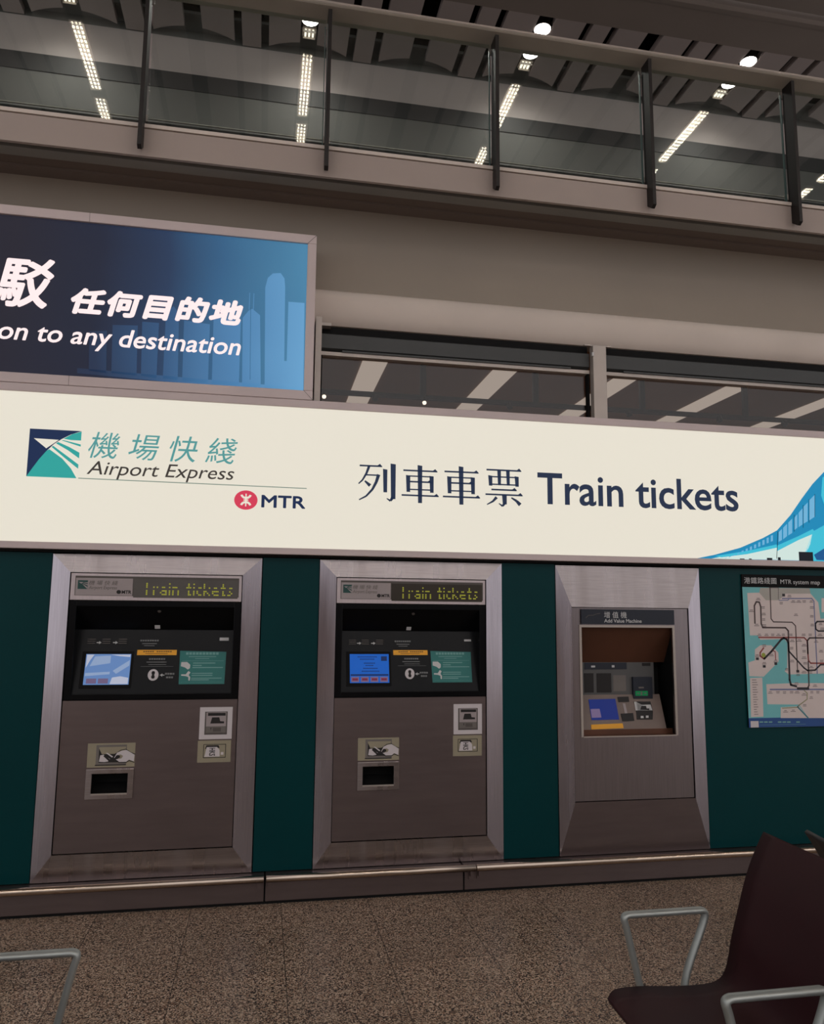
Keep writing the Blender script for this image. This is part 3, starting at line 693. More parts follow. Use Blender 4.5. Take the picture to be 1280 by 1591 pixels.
# mitre lines
mb = MB(); PF = wall_plane(SY-.016)
PF.line(mb, [(.195, 3.702), (.247, 3.757)], .002, .0002, .0006); PF.line(mb, [(.195, 2.80), (.247, 2.7455)], .002, .0002, .0006)
PF.line(mb, [(-1.03, 3.702), (-1.03, 3.757)], .0015, .0002, .0006); PF.line(mb, [(-1.08, 2.80), (-1.08, 2.7455)], .0015, .0002, .0006)
mb.build('frame_joint', 'mid_ink', sa)
mb = MB()
PS.ppoly(mb, [(411, 604), (412, 447), (416, 432), (424, 425), (436, 424.5), (442, 433), (443, 447), (442.5, 484), (441.5, 560), (440.5, 606)], D)
PS.ppoly(mb, [(445, 607), (445.5, 558), (448, 469), (473, 471), (471, 608)], D)
PS.ppoly(mb, [(440.5, 606), (441.5, 561), (445.5, 561), (445, 607)], D)
PS.ppoly(mb, [(376, 602), (377, 494), (386, 483), (392, 480), (404, 490), (405, 601)], D)
PS.prect(mb, 386.5, 481, 388.5, 455, D); PS.prect(mb, 393, 481, 395, 456, D)
PS.ppoly(mb, [(329, 597), (332, 490), (374, 500), (371, 600)], D)
PS.ppoly(mb, [(283, 592), (286, 498), (326, 504), (323, 596)], D)
PS.ppoly(mb, [(253, 588), (258, 485), (270, 476), (278, 487), (276, 591)], D)
PS.ppoly(mb, [(219, 584), (221, 500), (247, 502), (243, 588)], D)
PS.ppoly(mb, [(173, 580), (175, 505), (214, 506), (212, 584)], D)
PS.ppoly(mb, [(138, 576), (139, 515), (166, 514), (165, 580)], D)
PS.ppoly(mb, [(120, 580), (471, 613), (471, 603), (120, 572)], D)
mb.build('skyline', 'a_sky', sa)
mb = MB(); PS.pline(mb, [(389.5, 478), (388.5, 590)], .003, .003); mb.build('skyline_gap', 'a_deep', sa)
ptext(PS, sa, 'large_character', '駁', (-10, 440), (84, 440), (60, 402), (60, 480), 'a_pink', n0=.0025, shear=.18, bold=.024)
ptext(PS, sa, 'chinese_lettering', '任何目的地', (109, 480), (378, 480), (130, 447.5), (130, 489), 'a_pink', n0=.0025, shear=.20, bold=.05, gap=1.12)
ptext(PS, sa, 'english_lettering', 'on to any destination', (-3, 520), (374, 545), (201, 513), (150, 546), 'a_pink', n0=.0025, shear=.20, bold=.016)

# ================================================================== TICKET MACHINES
M2X, M1X = 0.319, -1.112
def ticket_machine(dx, label, variant):
    """built at the middle machine's place; dx moves the whole thing along the wall"""
    t = thing('ticket_machine', label, 'ticket machine', (M2X+.54, W, 0.146), 'train ticket machines')
    YE = W-.020                                 # proud inner edge of the frame
    YI = W-.010                                 # plane of the machine front
    P = wall_plane(YI)
    q = lambda x, y: P.uv(x, y)
    xo0, xo1, zo0, zo1 = .319, 1.399, .146, 1.828
    (xi0, zi1) = q(522, 896.5); (xi1, _) = q(754.5, 901); zi0 = q(514, 1309)[1]
    xi0 += .002
    Vo = {'bl': (xo0, W-.004, zo0), 'br': (xo1, W-.004, zo0), 'tr': (xo1, W-.004, zo1), 'tl': (xo0, W-.004, zo1)}
    Vi = {'bl': (xi0, YE, zi0), 'br': (xi1, YE, zi0), 'tr': (xi1, YE, zi1), 'tl': (xi0, YE, zi1)}
    for (a, b, mt, nm) in (('tl', 'tr', 'steel_h', 'top_bevel'), ('bl', 'br', 'steel_h', 'bottom_bevel'), ('bl', 'tl', 'steel_v', 'side_bevel'), ('br', 'tr', 'steel_v', 'side_bevel')):
        MB().hexa([Vo[a], Vo[b], Vi[b], Vi[a]] + [(p[0], 4.62, p[2]) for p in (Vo[a], Vo[b], Vi[b], Vi[a])]).build(nm, mt, t)
    # header with plate and dot display
    g = .004
    zh = q(640, 938.5)[1]
    hd = MB().box((xi0+g, YI-.004, zh), (xi1-g, YI+.1, zi1-g)).build('header', 'header_steel', t, bevel=.002)
    PH = wall_plane(YI-.004)
    mb = MB(); PH.prect(mb, 529, 930.5, 750, 905.5, .0, .001); mb.build('header_outline', 'mid_ink', hd)
    mb = MB(); PH.prect(mb, 530, 930, 607, 906, .001, .001); mb.build('logo_plate', 'plate', hd)
    mb = MB(); a = PH.uv(608, 933.5); b = PH.uv(748.5, 909); PH.rect(mb, a[0], a[1], b[0], b[1], .001, .0015); mb.build('display', 'led_bg' if variant == 0 else 'led_bg_dark', hd)
    dot_text(PH, hd, 'Train tickets', a[0]+.045, a[1]+.014, b[0]-.028, b[1]-.018, .0027)
    mb = MB(); a = PH.uv(533, 921); b = PH.uv(546.5, 908.5); r_ = lambda pts: rel(pts, a[0], a[1], b[0]-a[0], b[1]-a[1])
    PH.poly(mb, r_([(0, 0), (1, 0), (1, 1), (0, 1)]), .002, .0008); mb.build('emblem', 'logo_teal_dull', hd)
    mb = MB(); PH.poly(mb, r_([(.09, .80), (.34, .60), (.57, .79)]), .003, .0006)
    for p_ in ([(.5, .75), (1, .66), (1, .78)], [(.46, .66), (1, .40), (1, .56)], [(.42, .6), (.98, .0), (1, .24)]): PH.poly(mb, r_(p_), .003, .0006)
    mb.build('emblem_rays', 'plate', hd)
    ptext(PH, hd, 'chinese_lettering', '機 場 快 綫', (548, 912), (587, 912), (560, 908.7), (560, 915.5), 'grey_ink', n0=.002, th=.0008, shear=.2)
    ptext(PH, hd, 'english_lettering', 'Airport Express', (548, 918), (586, 918), (560, 916.5), (560, 923), 'grey_ink', n0=.002, th=.0008, shear=.2)
    mb = MB(); c = PH.uv(588.5, 925.5); PH.disc(mb, c[0], c[1], .0115, .0105, .002, .0008); text_mb(mb, PH, 'MTR', c[0]+.015, c[1]-.009, c[0]+.064, c[1]+.009, .002, .0008, weight=.03); mb.build('operator_lettering', 'ink', hd)
    # black recess with sloping hood and tilted control panel
    zr1, zr0 = zh-.003, q(640, 1082.5)[1]
    rc = MB(); yb = YI+.115
    rc.box((xi0+g, YI-.002, zr0), (xi0+.040, yb, zr1)); rc.box((xi1-.040, YI-.002, zr0), (xi1-g, yb, zr1))
    rc.box((xi0+.040, YI-.002, zr1-.030), (xi1-.040, yb, zr1)); rc.box((xi0+.040, YI-.002, zr0), (xi1-.040, yb, zr0+.030))
    rc = rc.build('recess_surround', 'black', t, bevel=.002)
    xa, xb = xi0+.040, xi1-.040; zt = zr1-.03; zb = zr0+.03
    hood = MB().prism([(xa, YI+.004, zt), (xa, YI+.10, zt-.125), (xa, YI+.112, zt-.125), (xa, YI+.112, zt)], (xb-xa, 0, 0)).build('hood', 'black', t)
    # tilted panel plane: bottom near the front, top further back
    Pb = Vector((0, YI+.012, zb)); Pt = Vector((0, YI+.098, zt-.125))
    PT = Plane(Pb, (1, 0, 0), Pt-Pb)
    Lp = (Pt-Pb).length
    cp = MB(); PT.rect(cp, xa, 0, xb, Lp, -.01, .01); cp = cp.build('control_panel', 'black', t)
    hs = Plane((0, YI+.004, zt), (1, 0, 0), Vector((0, -.096, .125)))
    mb = MB(); c = hs.uv(635, 976.5); hs.rect(mb, c[0]-.014, c[1]-.012, c[0]+.014, c[1]+.012, .0, .001); mb.build('hood_sticker', 'white_ink', hood)
    mb = MB(); c = hs.uv(642, 953.5); hs.disc(mb, c[0], c[1], .009, .007, .0, .004); mb.build('hood_light', 'mid_ink', hood)
    # screen
    sw = MB(); a = PT.uv(538, 1066.5); b = PT.uv(606.5, 1012.5); PT.rect(sw, a[0], a[1], b[0], b[1], .0, .004); sw.build('screen_bezel', 'black_mat', cp)
    if variant == 1:
        mb = MB(); a = PT.uv(543.5, 1061.5); b = PT.uv(603.5, 1016.5); PT.rect(mb, a[0], a[1], b[0], b[1], .004, .001); sc = mb.build('screen', 'screen_blue', cp)
        w_, h_ = b[0]-a[0], b[1]-a[1]; F = lambda x, y: (a[0]+x*w_, a[1]+y*h_)
        mb = MB(); PT.rect(mb, *F(.02, .245), *F(.98, .30), .005, .0006)
        for (x0, x1, y) in ((.20, .68, .90), (.26, .62, .82), (.36, .62, .68), (.40, .58, .60), (.34, .70, .50), (.30, .76, .40)):
            x = x0
            while x < x1: PT.rect(mb, *F(x, y-.018), *F(x+.028, y+.018), .005, .0006); x += .042
        PT.rect(mb, *F(.80, .76), *F(.95, .92), .005, .0006)
        mb.build('screen_text', 'screen_navy', cp)
        mb = MB()
        for k in range(4): PT.rect(mb, *F(.03+k*.245, .03), *F(.03+k*.245+.20, .21), .005, .0006)
        mb.build('screen_buttons', 'screen_pink', cp)
        mb = MB()
        for k in range(4): PT.rect(mb, *F(.06+k*.245, .08), *F(.06+k*.245+.14, .16), .0058, .0006)
        mb.build('screen_button_text', 'screen_red', cp)
    else:
        mb = MB(); a = PT.uv(543.5, 1061.5); b = PT.uv(603.5, 1016.5); PT.rect(mb, a[0], a[1], b[0], b[1], .004, .001); sc = mb.build('screen', 'screen_sky', cp)
        w_, h_ = b[0]-a[0], b[1]-a[1]; F = lambda x, y: (a[0]+x*w_, a[1]+y*h_)
        mb = MB()
        PT.poly(mb, [F(.58, .02), F(.98, .02), F(.98, .22), (F(.80, .27)), F(.62, .23)], .005, .0006)
        PT.poly(mb, [F(.02, .55), F(.10, .80), F(.18, .98), F(.02, .98)], .005, .0006)
        PT.poly(mb, [F(.55, .98), F(.98, .98), F(.98, .90), F(.75, .93)], .005, .0006)
        mb.build('screen_reflections', 'screen_reflect', cp)  # white reflections on this screen painted as glowing patches
        mb = MB()
        PT.poly(mb, [F(.10, .60), F(.55, .70), F(.55, .95), F(.20, .92)], .0052, .0006)
        PT.poly(mb, [F(.62, .45), F(.98, .80), F(.98, .62), F(.70, .35)], .0052, .0006)
        PT.poly(mb, [F(.02, .28), F(.56, .34), F(.56, .42), F(.02, .38)], .0052, .0006)
        mb.build('screen_pale_patches', 'screen_sky_lt', cp)
        mb = MB()
        for k in range(2): PT.rect(mb, *F(.06+k*.26, .04), *F(.28+k*.26, .20), .0054, .0006)
        mb.build('screen_buttons', 'screen_pink', cp)
    # labels
    mb = MB(); PT.prect(mb, 611, 1017.8, 664, 1010.2, 0, .001); mb.build('amber_label', 'yellow', cp)
    mb = MB()
    for x in range(619, 657, 3):
        if x != 634: PT.prect(mb, x, 1013.6, x+2.2, 1011.8, .001, .0005)
    PT.prect(mb, 622, 1016, 652, 1015.2, .001, .0005); mb.build('amber_label_print', 'yellow_ink', cp)
    tl = MB(); PT.ppoly(tl, [(668.5, 1011.5), (731, 1013), (733.5, 1060), (672, 1060.5)], 0, .001); tl = tl.build('teal_label', 'teal_label', cp)
    mb = MB()
    for k in range(10): PT.prect(mb, 677+k*4.5, 1017.2, 680.2+k*4.5, 1013.8, .001, .0005)
    PT.prect(mb, 681, 1020.6, 718, 1019.6, .001, .0005); PT.prect(mb, 690, 1023.4, 709, 1022.6, .001, .0005)
    for y, x1 in ((1029.5, 718), (1033, 700), (1044.5, 716), (1047.5, 716), (1051.5, 729), (1054, 712), (1036, 729)):
        PT.prect(mb, 688, y+.7, x1, y-.7, .001, .0005)
    PT.prect(mb, 673, 1026.5, 729, 1026, .001, .0005); PT.prect(mb, 675, 1057.5, 731, 1057, .001, .0005)
    mb.build('teal_label_text', 'teal_line', cp)
    mb = MB()
    PT.ppoly(mb, [(672, 1028), (680, 1028), (684.5, 1032), (684.5, 1037), (682, 1039), (678, 1036), (672, 1034)], .001, .0005)
    PT.ppoly(mb, [(674, 1046), (680, 1046), (683, 1041), (686, 1043), (684, 1047), (686.5, 1050), (686.5, 1055), (684.5, 1055), (684, 1050), (680, 1048.5), (674, 1048)], .001, .0005)
    mb.build('hand_pictogram', 'white_ink', cp)
    mb = MB()
    for xx in (558, 580):
        PT.pline(mb, [(xx-3, 999.5), (xx+2.5, 999.5)], .005, .0, .0006); PT.ppoly(mb, [(xx, 997.2), (xx+3.2, 999.5), (xx, 1001.8)], .0, .0006)
    PT.pline(mb, [(651, 1047), (645.5, 1047)], .004, .0, .0006); PT.ppoly(mb, [(648.5, 1044.7), (645, 1047), (648.5, 1049.3)], .0, .0006)
    if variant == 1: PT.prect(mb, 721, 996.5, 731.5, 993.6, 0, .0006)
    else: PT.prect(mb, 720, 996.6, 732, 992.2, 0, .0006)
    mb.build('arrow_print', 'white_ink', cp)
    mb = MB()
    for k in range(8): PT.prect(mb, 613+k*3.2, 997.6, 615.4+k*3.2, 995.3, 0, .0006)
    PT.prect(mb, 616, 1001.5, 636, 1000.5, 0, .0006); PT.prect(mb, 619, 1004.4, 633, 1003.6, 0, .0006)
    for k in range(7): PT.prect(mb, 628+k*3.2, 1024.6, 630.4+k*3.2, 1022.3, 0, .0006)
    PT.prect(mb, 625, 1028.6, 652, 1027.4, 0, .0006); PT.prect(mb, 628, 1032, 652, 1031.2, 0, .0006); PT.prect(mb, 618, 1034.6, 662, 1034.1, 0, .0006)
    for k in range(4): PT.prect(mb, 652+k*3.3, 1046.4, 654.6+k*3.3, 1043.8, 0, .0006)
    for k in range(3): PT.prect(mb, 654+k*3.3, 1051.6, 656.6+k*3.3, 1049, 0, .0006)
    mb.build('panel_print', 'dim_ink', cp)
    mb = MB()
    for x0 in (542, 562, 584):
        for y in (994.5, 997.5, 1000.5): PT.prect(mb, x0, y+.5, x0+11, y-.5, 0, .0006)
    mb.build('faint_step_print', 'mid_ink', cp)
    # coin slot
    c = PT.uv(636.3, 1047); mb = MB(); PT.disc(mb, c[0], c[1], .0275, .031, 0, .006); cs = mb.build('coin_slot', 'white_st', cp)
    mb = MB(); PT.rect(mb, c[0]-.006, c[1]-.020, c[0]+.006, c[1]+.020, .006, .001); PT.disc(mb, c[0], c[1]+.011, .009, .009, .006, .001); PT.disc(mb, c[0], c[1]-.011, .009, .009, .006, .001)
    mb.build('coin_slit', 'ink', cp)
    # lower steel door
    zd1 = zr0-.003
    # door split around the change tray opening
    a = q(561.5, 1221.5); b = q(612.5, 1188.5)
    x0, x1, z0, z1 = xi0+g, xi1-g, zi0+g, zd1
    dr = MB(); y0, y1 = YI-.002, YI+.02
    dr.box((x0, y0, z0), (a[0], y1, z1)); dr.box((b[0], y0, z0), (x1, y1, z1)); dr.box((a[0], y0, z0), (b[0], y1, a[1])); dr.box((a[0], y0, b[1]), (b[0], y1, z1))
    dr = dr.build('lower_door', 'steel_panel', t)
    PD = wall_plane(YI-.002)
    fa = q(554.5, 1228.5); fb = q(619.5, 1182.5)
    fr = MB(); frx = [(fa[0], a[0]), (b[0], fb[0])]
    fr.box((fa[0], YI-.010, fa[1]), (a[0]+.004, YI-.002, fb[1])); fr.box((b[0]-.004, YI-.010, fa[1]), (fb[0], YI-.002, fb[1]))
    fr.box((a[0], YI-.010, fa[1]), (b[0], YI-.002, a[1]+.004)); fr.box((a[0], YI-.010, b[1]-.004), (b[0], YI-.002, fb[1]))
    fr = fr.build('tray_frame', 'steel_h', t, bevel=.002)
    mb = MB(); mb.box((a[0]+.004, YI-.013, a[1]-.001), (b[0]-.004, YI-.0095, a[1]+.007)); mb.build('tray_lip', 'alu', fr)
    tb = MB(); tb.box((a[0], YI+.085, a[1]), (b[0], YI+.09, b[1])); tb.box((a[0]-.004, YI+.02, a[1]-.004), (a[0], YI+.09, b[1]+.004)); tb.box((b[0], YI+.02, a[1]-.004), (b[0]+.004, YI+.09, b[1]+.004))
    tb.prism([(a[0], YI+.02, a[1]-.004), (a[0], YI+.085, a[1]-.004), (a[0], YI+.085, a[1]+.045)], (b[0]-a[0], 0, 0)); tb.box((a[0], YI+.02, b[1]), (b[0], YI+.09, b[1]+.004))
    tb.build('tray', 'black_mat', t)
    # stickers
    mb = MB(); PD.prect(mb, 555.5, 1182, 620, 1145.5, 0, .001); st = mb.build('collect_sticker', 'beige', dr)
    A = PD.uv(555.5, 1182); B = PD.uv(620, 1145.5); F = lambda x, y: (A[0]+x*(B[0]-A[0]), A[1]+y*(B[1]-A[1]))
    mb = MB(); PD.rect(mb, *F(.18, .10), *F(.82, .93), .001, .0006); mb.build('sticker_shade', 'grey_ink', dr)
    mb = MB(); PD.poly(mb, [F(.24, .30), F(.24, .84), F(.80, .84), F(.80, .30)], .0016, .0005); mb.build('sticker_panel', 'beige', dr)
    mb = MB(); PD.poly(mb, [F(.24, .20), F(.24, .78), F(.30, .55), F(.62, .55), F(.66, .20)], .0021, .0005); PD.rect(mb, *F(.17, .07), *F(.82, .11), .0021, .0005)
    PD.line(mb, [F(.80, .74), F(.90, .60), F(1, .52)], .0035, .0021, .0005); PD.line(mb, [F(.66, .18), F(.82, .18), F(.88, .26), F(.99, .18)], .0035, .0021, .0005)
    PD.line(mb, [F(.56, .52), F(.70, .70), F(.80, .74)], .0035, .0021, .0005)
    mb.build('sticker_ink', 'ink', dr)
    mb = MB(); PD.poly(mb, [F(.25, .24), F(.27, .50), F(.34, .53), F(.48, .34), F(.44, .24), F(.36, .22)], .0027, .0005)
    PD.poly(mb, [F(.56, .38), F(.62, .60), F(.72, .68), (F(.82, .70)), F(.99, .50), F(.98, .22), F(.88, .30), F(.82, .21), F(.68, .21), F(.60, .32), F(.72, .36), F(.75, .46), F(.70, .52), F(.62, .50), F(.57, .38)], .0027, .0005)
    PD.poly(mb, [F(.38, .60), F(.42, .60), F(.54, .44), F(.52, .40)], .0027, .0005)
    mb.build('sticker_hand', 'white_st', dr)
    mb = MB(); PD.line(mb, [F(.36, .48), F(.46, .30)], .010, .0033, .0005); PD.disc(mb, *F(.64, .43), .011, .008, .0033, .0005); mb.build('sticker_note', 'ink', dr)
    mb = MB(); PD.prect(mb, 704.5, 1141, 748.5, 1093.5, 0, .001); mb.build('card_sticker', 'white_st', dr)
    A = PD.uv(704.5, 1141); B = PD.uv(748.5, 1093.5)
    mb = MB(); PD.rect(mb, *F(.16, .14), *F(.85, .86), .001, .0005); mb.build('card_shadow', 'mid_ink', dr)
    mb = MB(); PD.rect(mb, *F(.20, .20), *F(.81, .84), .0015, .0005); mb.build('card_reader_print', 'grey_ink' if variant == 0 else 'grey_ink', dr)
    mb = MB(); PD.rect(mb, *F(.20, .40), *F(.81, .84), .002, .0005); mb.build('card_slot_print', 'plate', dr)
    mb = MB(); PD.rect(mb, *F(.25, .73), *F(.79, .82), .0026, .0005); PD.poly(mb, [F(.33, .49), F(.38, .68), F(.60, .68), F(.63, .56), F(.75, .55), F(.75, .49)], .0026, .0005); PD.poly(mb, [F(.34, .36), F(.37, .36), F(.355, .27)], .0026, .0005)
    mb.build('card_ink', 'ink', dr)
    mb = MB(); PD.rect(mb, *F(.42, .24), *F(.66, .36), .0026, .0005); mb.build('card_note_print', 'mid_ink', dr)
    mb = MB(); PD.prect(mb, 703.5, 1175, 748.3, 1142, 0, .001); mb.build('currency_sticker', 'beige', dr)
    A = PD.uv(703.5, 1175); B = PD.uv(748.3, 1142)
    mb = MB(); PD.line(mb, [F(.18, .22), F(.18, .82), F(.84, .82), F(.84, .22), F(.18, .22)], .003, .001, .0005); PD.poly(mb, [F(.26, .78), F(.62, .78), F(.66, .66), F(.22, .62)], .001, .0005)
    mb.build('currency_outline', 'ink', dr)
    mb = MB(); PD.poly(mb, [F(.21, .26), F(.27, .70), F(.58, .70), F(.66, .56), F(.67, .26)], .0016, .0005); PD.rect(mb, *F(.70, .34), *F(.78, .46), .0016, .0005); mb.build('currency_note', 'white_st', dr)
    # HKS, letters stacked and turned on their side
    mb = MB()
    rot = Plane(PD.O, (0, 0, -1), (1, 0, 0))      # baseline runs downward
    a_, b_ = F(.35, .66), F(.53, .30)
    rot = Plane(PD.w(a_[0], a_[1], 0), (0, 0, -1), (1, 0, 0)); rot.N = PD.N
    text_mb(mb, rot, 'HKS', 0, 0, a_[1]-b_[1], b_[0]-a_[0], .0022, .0005, weight=.02)
    mb.build('currency_lettering', 'ink', dr)
    t.location.x += dx
    return t
FONT = {'T': ['11111', '00100', '00100', '00100', '00100', '00100', '00100'], 'r': ['000', '000', '101', '110', '100', '100', '100'],
        'a': ['0000', '0000', '0110', '0001', '0111', '1001', '0111'], 'i': ['1', '0', '1', '1', '1', '1', '1'],
        'n': ['0000', '0000', '1110', '1001', '1001', '1001', '1001'], 't': ['010', '010', '111', '010', '010', '010', '011'],
        'c': ['000', '000', '011', '100', '100', '100', '011'], 'k': ['1000', '1000', '1001', '1010', '1100', '1010', '1001'],
        'e': ['0000', '0000', '0110', '1001', '1111', '1000', '0111'], 's': ['000', '000', '011', '100', '010', '001', '110'], ' ': ['00']*7}
def dot_text(plane, parent, body, u0, v0, u1, v1, n0):
    cols = sum(len(FONT[c][0])+1 for c in body)-1
    du = (u1-u0)/cols; dv = (v1-v0)/7; mb = MB(); x = 0
    for c in body:
        g = FONT[c]
        for r in range(7):
            for k, ch in enumerate(g[r]):
                if ch == '1' and not (c == 'T' and (r == 0 and k != 2)) and r != 3:
                    plane.rect(mb, u0+(x+k+.08)*du, v0+(6-r+.08)*dv, u0+(x+k+.92)*du, v0+(6-r+.80)*dv, n0, .0004)
        x += len(g[0])+1
    return mb.build('display_lettering', 'led', parent)
ticket_machine(0.0, 'steel train ticket machine with blue screen, in the middle between two teal panels', 1)
lm = ticket_machine(M1X-M2X, 'steel train ticket machine with pale white-patched screen, leftmost of the three machines', 0)
lm.scale.x = 1.022; lm.location.x = -0.5585

# ================================================================== ADD VALUE MACHINE
t = thing('add_value_machine', 'steel add value machine with glazed opening, rightmost of the three machines', 'add value machine', (2.215, W, .146))
YE = W-.022; YI = W-.012
P3 = wall_plane(YI); q = P3.uv
xo0, xo1, zo0, zo1 = 1.738, 2.689, .146, 1.826
xi0, zi1 = q(887, 943); xi1 = q(1068, 947)[0]; zi0 = q(985, 1243)[1]
Vo = {'bl': (xo0, W-.004, zo0), 'br': (xo1, W-.004, zo0), 'tr': (xo1, W-.004, zo1), 'tl': (xo0, W-.004, zo1)}
Vi = {'bl': (xi0, YE, zi0), 'br': (xi1, YE, zi0), 'tr': (xi1, YE, zi1), 'tl': (xi0, YE, zi1)}
for (a, b, mt, nm) in (('tl', 'tr', 'steel_h', 'top_bevel'), ('bl', 'br', 'steel_panel', 'bottom_bevel'), ('bl', 'tl', 'steel_v', 'side_bevel'), ('br', 'tr', 'steel_v', 'side_bevel')):
    MB().hexa([Vo[a], Vo[b], Vi[b], Vi[a]] + [(p[0], 4.64, p[2]) for p in (Vo[a], Vo[b], Vi[b], Vi[a])]).build(nm, mt, t)
a = q(909, 1144.5); b = q(1043.5, 975.5); a = (a[0]-.012, a[1]); b = (b[0]+.0, b[1])
g = .004; x0, x1, z0, z1 = xi0+g, xi1-g, zi0+g, zi1-g
y0, y1 = YI-.002, YI+.012
fr = MB(); fr.box((x0, y0, z0), (a[0], y1, z1)); fr.box((b[0], y0, z0), (x1, y1, z1)); fr.box((a[0], y0, z0), (b[0], y1, a[1])); fr.box((a[0], y0, b[1]), (b[0], y1, z1))
fp = fr.build('front_plate', 'steel_v3', t)
rimw = MB(); r0 = .014
rimw.box((a[0]-r0, y0-.006, a[1]-.002), (a[0], y0, b[1]+r0)); rimw.box((b[0], y0-.006, a[1]-.002), (b[0]+r0, y0, b[1]+r0)); rimw.box((a[0], y0-.006, b[1]), (b[0], y0, b[1]+r0)); rimw.box((a[0]-.002, y0-.010, a[1]-.005), (b[0]+.002, y0, a[1]+.002))
rimw.build('opening_rim', 'alu', fp)
PN = wall_plane(y0); mb = MB(); PN.prect(mb, 902, 969.5, 1045.5, 948, .007, .004); nm_ = mb.build('name_board', 'navy_lbl', t)
PN2 = wall_plane(y0-.011)
ptext(PN2, nm_, 'chinese_lettering', '增 值 機', (938.5, 958), (973.5, 958), (945, 950.3), (945, 960.2), 'white_ink', n0=.0002, th=.0006)
ptext(PN2, nm_, 'english_lettering', 'Add Value Machine', (938.5, 964), (996.5, 964), (945, 961.7), (945, 967.3), 'white_ink', n0=.0002, th=.0006, weight=.01)
mb = MB(); PN2.pline(mb, [(910, 960), (914, 956), (921, 956), (926, 954), (932, 953)], .004, .0002, .0006); mb.build('name_board_emblem', 'mid_ink', nm_)
# cabinet inside
yb = YI+.24; ZB = 4.86
hx0, hx1 = a[0]-.02, b[0]+.02
cab = MB()
cab.box((hx0, y1, a[1]-.01), (hx0+.005, yb, b[1]+.02)); cab.box((hx1-.005, y1, a[1]-.01), (hx1, yb, b[1]+.02)); cab.box((hx0, y1, b[1]+.015), (hx1, yb, b[1]+.02))
cab.box((hx0, yb, a[1]-.01), (hx1, yb+.005, b[1]+.02))
cab.build('cabinet_lining', 'black_mat', t)
Pz = wall_plane(yb-.10); zf1 = Pz.uv(960, 1029)[1]; zf0 = Pz.uv(960, 1079)[1]
MB().prism([(hx0+.005, y1, b[1]+.012), (hx0+.005, yb-.10, zf1), (hx0+.005, yb-.08, zf1), (hx0+.005, yb-.08, b[1]+.012)], (hx1-hx0-.01, 0, 0)).build('hood', 'copper', t)
fx1 = Pz.uv(1016, 1060)[0]
mb = MB().box((hx0+.005, yb-.10, zf0-.05), (fx1, yb-.08, zf1)); uf = mb.build('upper_face', 'face_grey', t)
def R3(name, x0_, y0_, x1_, y1_, mat, parent, pl, n0=0, th=.003):
    m_ = MB(); pl.prect(m_, x0_, y1_, x1_, y0_, n0, th); return m_.build(name, mat, parent)
R3('direction_strip', 908, 1029.5, 973, 1040, 'navy_lbl', uf, Pz)
mb = MB(); Pz.prect(mb, 918, 1037, 924, 1034, .003, .001); Pz.prect(mb, 950, 1037, 954, 1033.5, .003, .001); mb.build('direction_print', 'white_ink', uf)
R3('notice', 908, 1046, 921.5, 1076, 'ink', uf, Pz); R3('notice', 927.5, 1046, 949, 1076, 'ink', uf, Pz)
R3('small_badge', 997.5, 1030, 1010, 1034.5, 'ink', uf, Pz)
R3('notice_pale', 953, 1049, 972, 1074, 'grey_ink', uf, Pz, 0, .0005)
rd_ = R3('card_reader', 982, 1051.5, 1010.5, 1085, 'navy_lbl', uf, Pz, 0, .02)
Pr = wall_plane(yb-.12); R3('reader_light', 987, 1073.5, 1006, 1081, 'green_btn', uf, Pr, .0, .002)
mb = MB(); Pr.prect(mb, 992, 1069.5, 1000, 1067, 0, .001); Pr.prect(mb, 989, 1078, 993, 1076.5, .002, .001); Pr.prect(mb, 1000, 1078, 1004, 1076.5, .002, .001); Pr.prect(mb, 995, 1080, 997.5, 1074.5, .002, .001); mb.build('reader_print', 'grey_ink', uf)
# sloping lower face
zl0 = wall_plane(YI+.06).uv(960, 1133)[1]
lb_ = Vector((0, YI+.06, zl0)); lt_ = Vector((0, yb-.105, zf0))
PL = Plane(lb_, (1, 0, 0), lt_-lb_)
mb = MB(); PL.rect(mb, hx0+.005, 0, fx1+.03, (lt_-lb_).length, -.01, .01); lf = mb.build('lower_face', 'face_tan', t)
mb = MB(); PL.ppoly(mb, [(914, 1087), (955.5, 1086), (961.5, 1118), (919, 1119)], 0, .003); s3 = mb.build('screen', 'screen_royal', lf)
mb = MB(); PL.ppoly(mb, [(917, 1102), (931, 1101.5), (934, 1115), (919, 1115.5)], .003, .001); mb.build('screen_window', 'screen_pink', lf)
mb = MB(); PL.ppoly(mb, [(918, 1126), (967, 1124), (968.5, 1131.5), (918.5, 1133.5)], 0, .003); mb.build('amber_label', 'yellow', lf)
mb = MB(); PL.ppoly(mb, [(959, 1083), (976, 1082.5), (977, 1090.5), (960.5, 1091)], 0, .004); mb.build('slot_plate', 'ink', lf); mb = MB(); PL.ppoly(mb, [(964, 1109), (983, 1108), (985, 1120), (967, 1121)], 0, .004); mb.build('slot_plate', 'ink', lf)
mb = MB(); PL.ppoly(mb, [(967, 1093), (971, 1093), (975, 1111), (971, 1111.5)], 0, .002); mb.build('receipt_print', 'plate', lf)
mb = MB(); PL.ppoly(mb, [(984, 1090), (1010, 1090), (1014, 1106), (1013.5, 1118), (989, 1118), (988, 1106)], 0, .003); nr = mb.build('note_reader', 'ink', lf)
mb = MB(); PL.ppoly(mb, [(984.5, 1090.5), (987.5, 1090.5), (989, 1104), (1013, 1104), (1010, 1095), (990, 1095.5), (991, 1104), (987, 1104)], .003, .001); PL.ppoly(mb, [(995, 1112.5), (999, 1112.5), (999.5, 1116), (995, 1116)], .003, .001); PL.ppoly(mb, [(1003, 1112), (1007, 1112), (1007, 1115.5), (1003, 1115.5)], .003, .001); mb.build('note_reader_print', 'white_ink', lf)
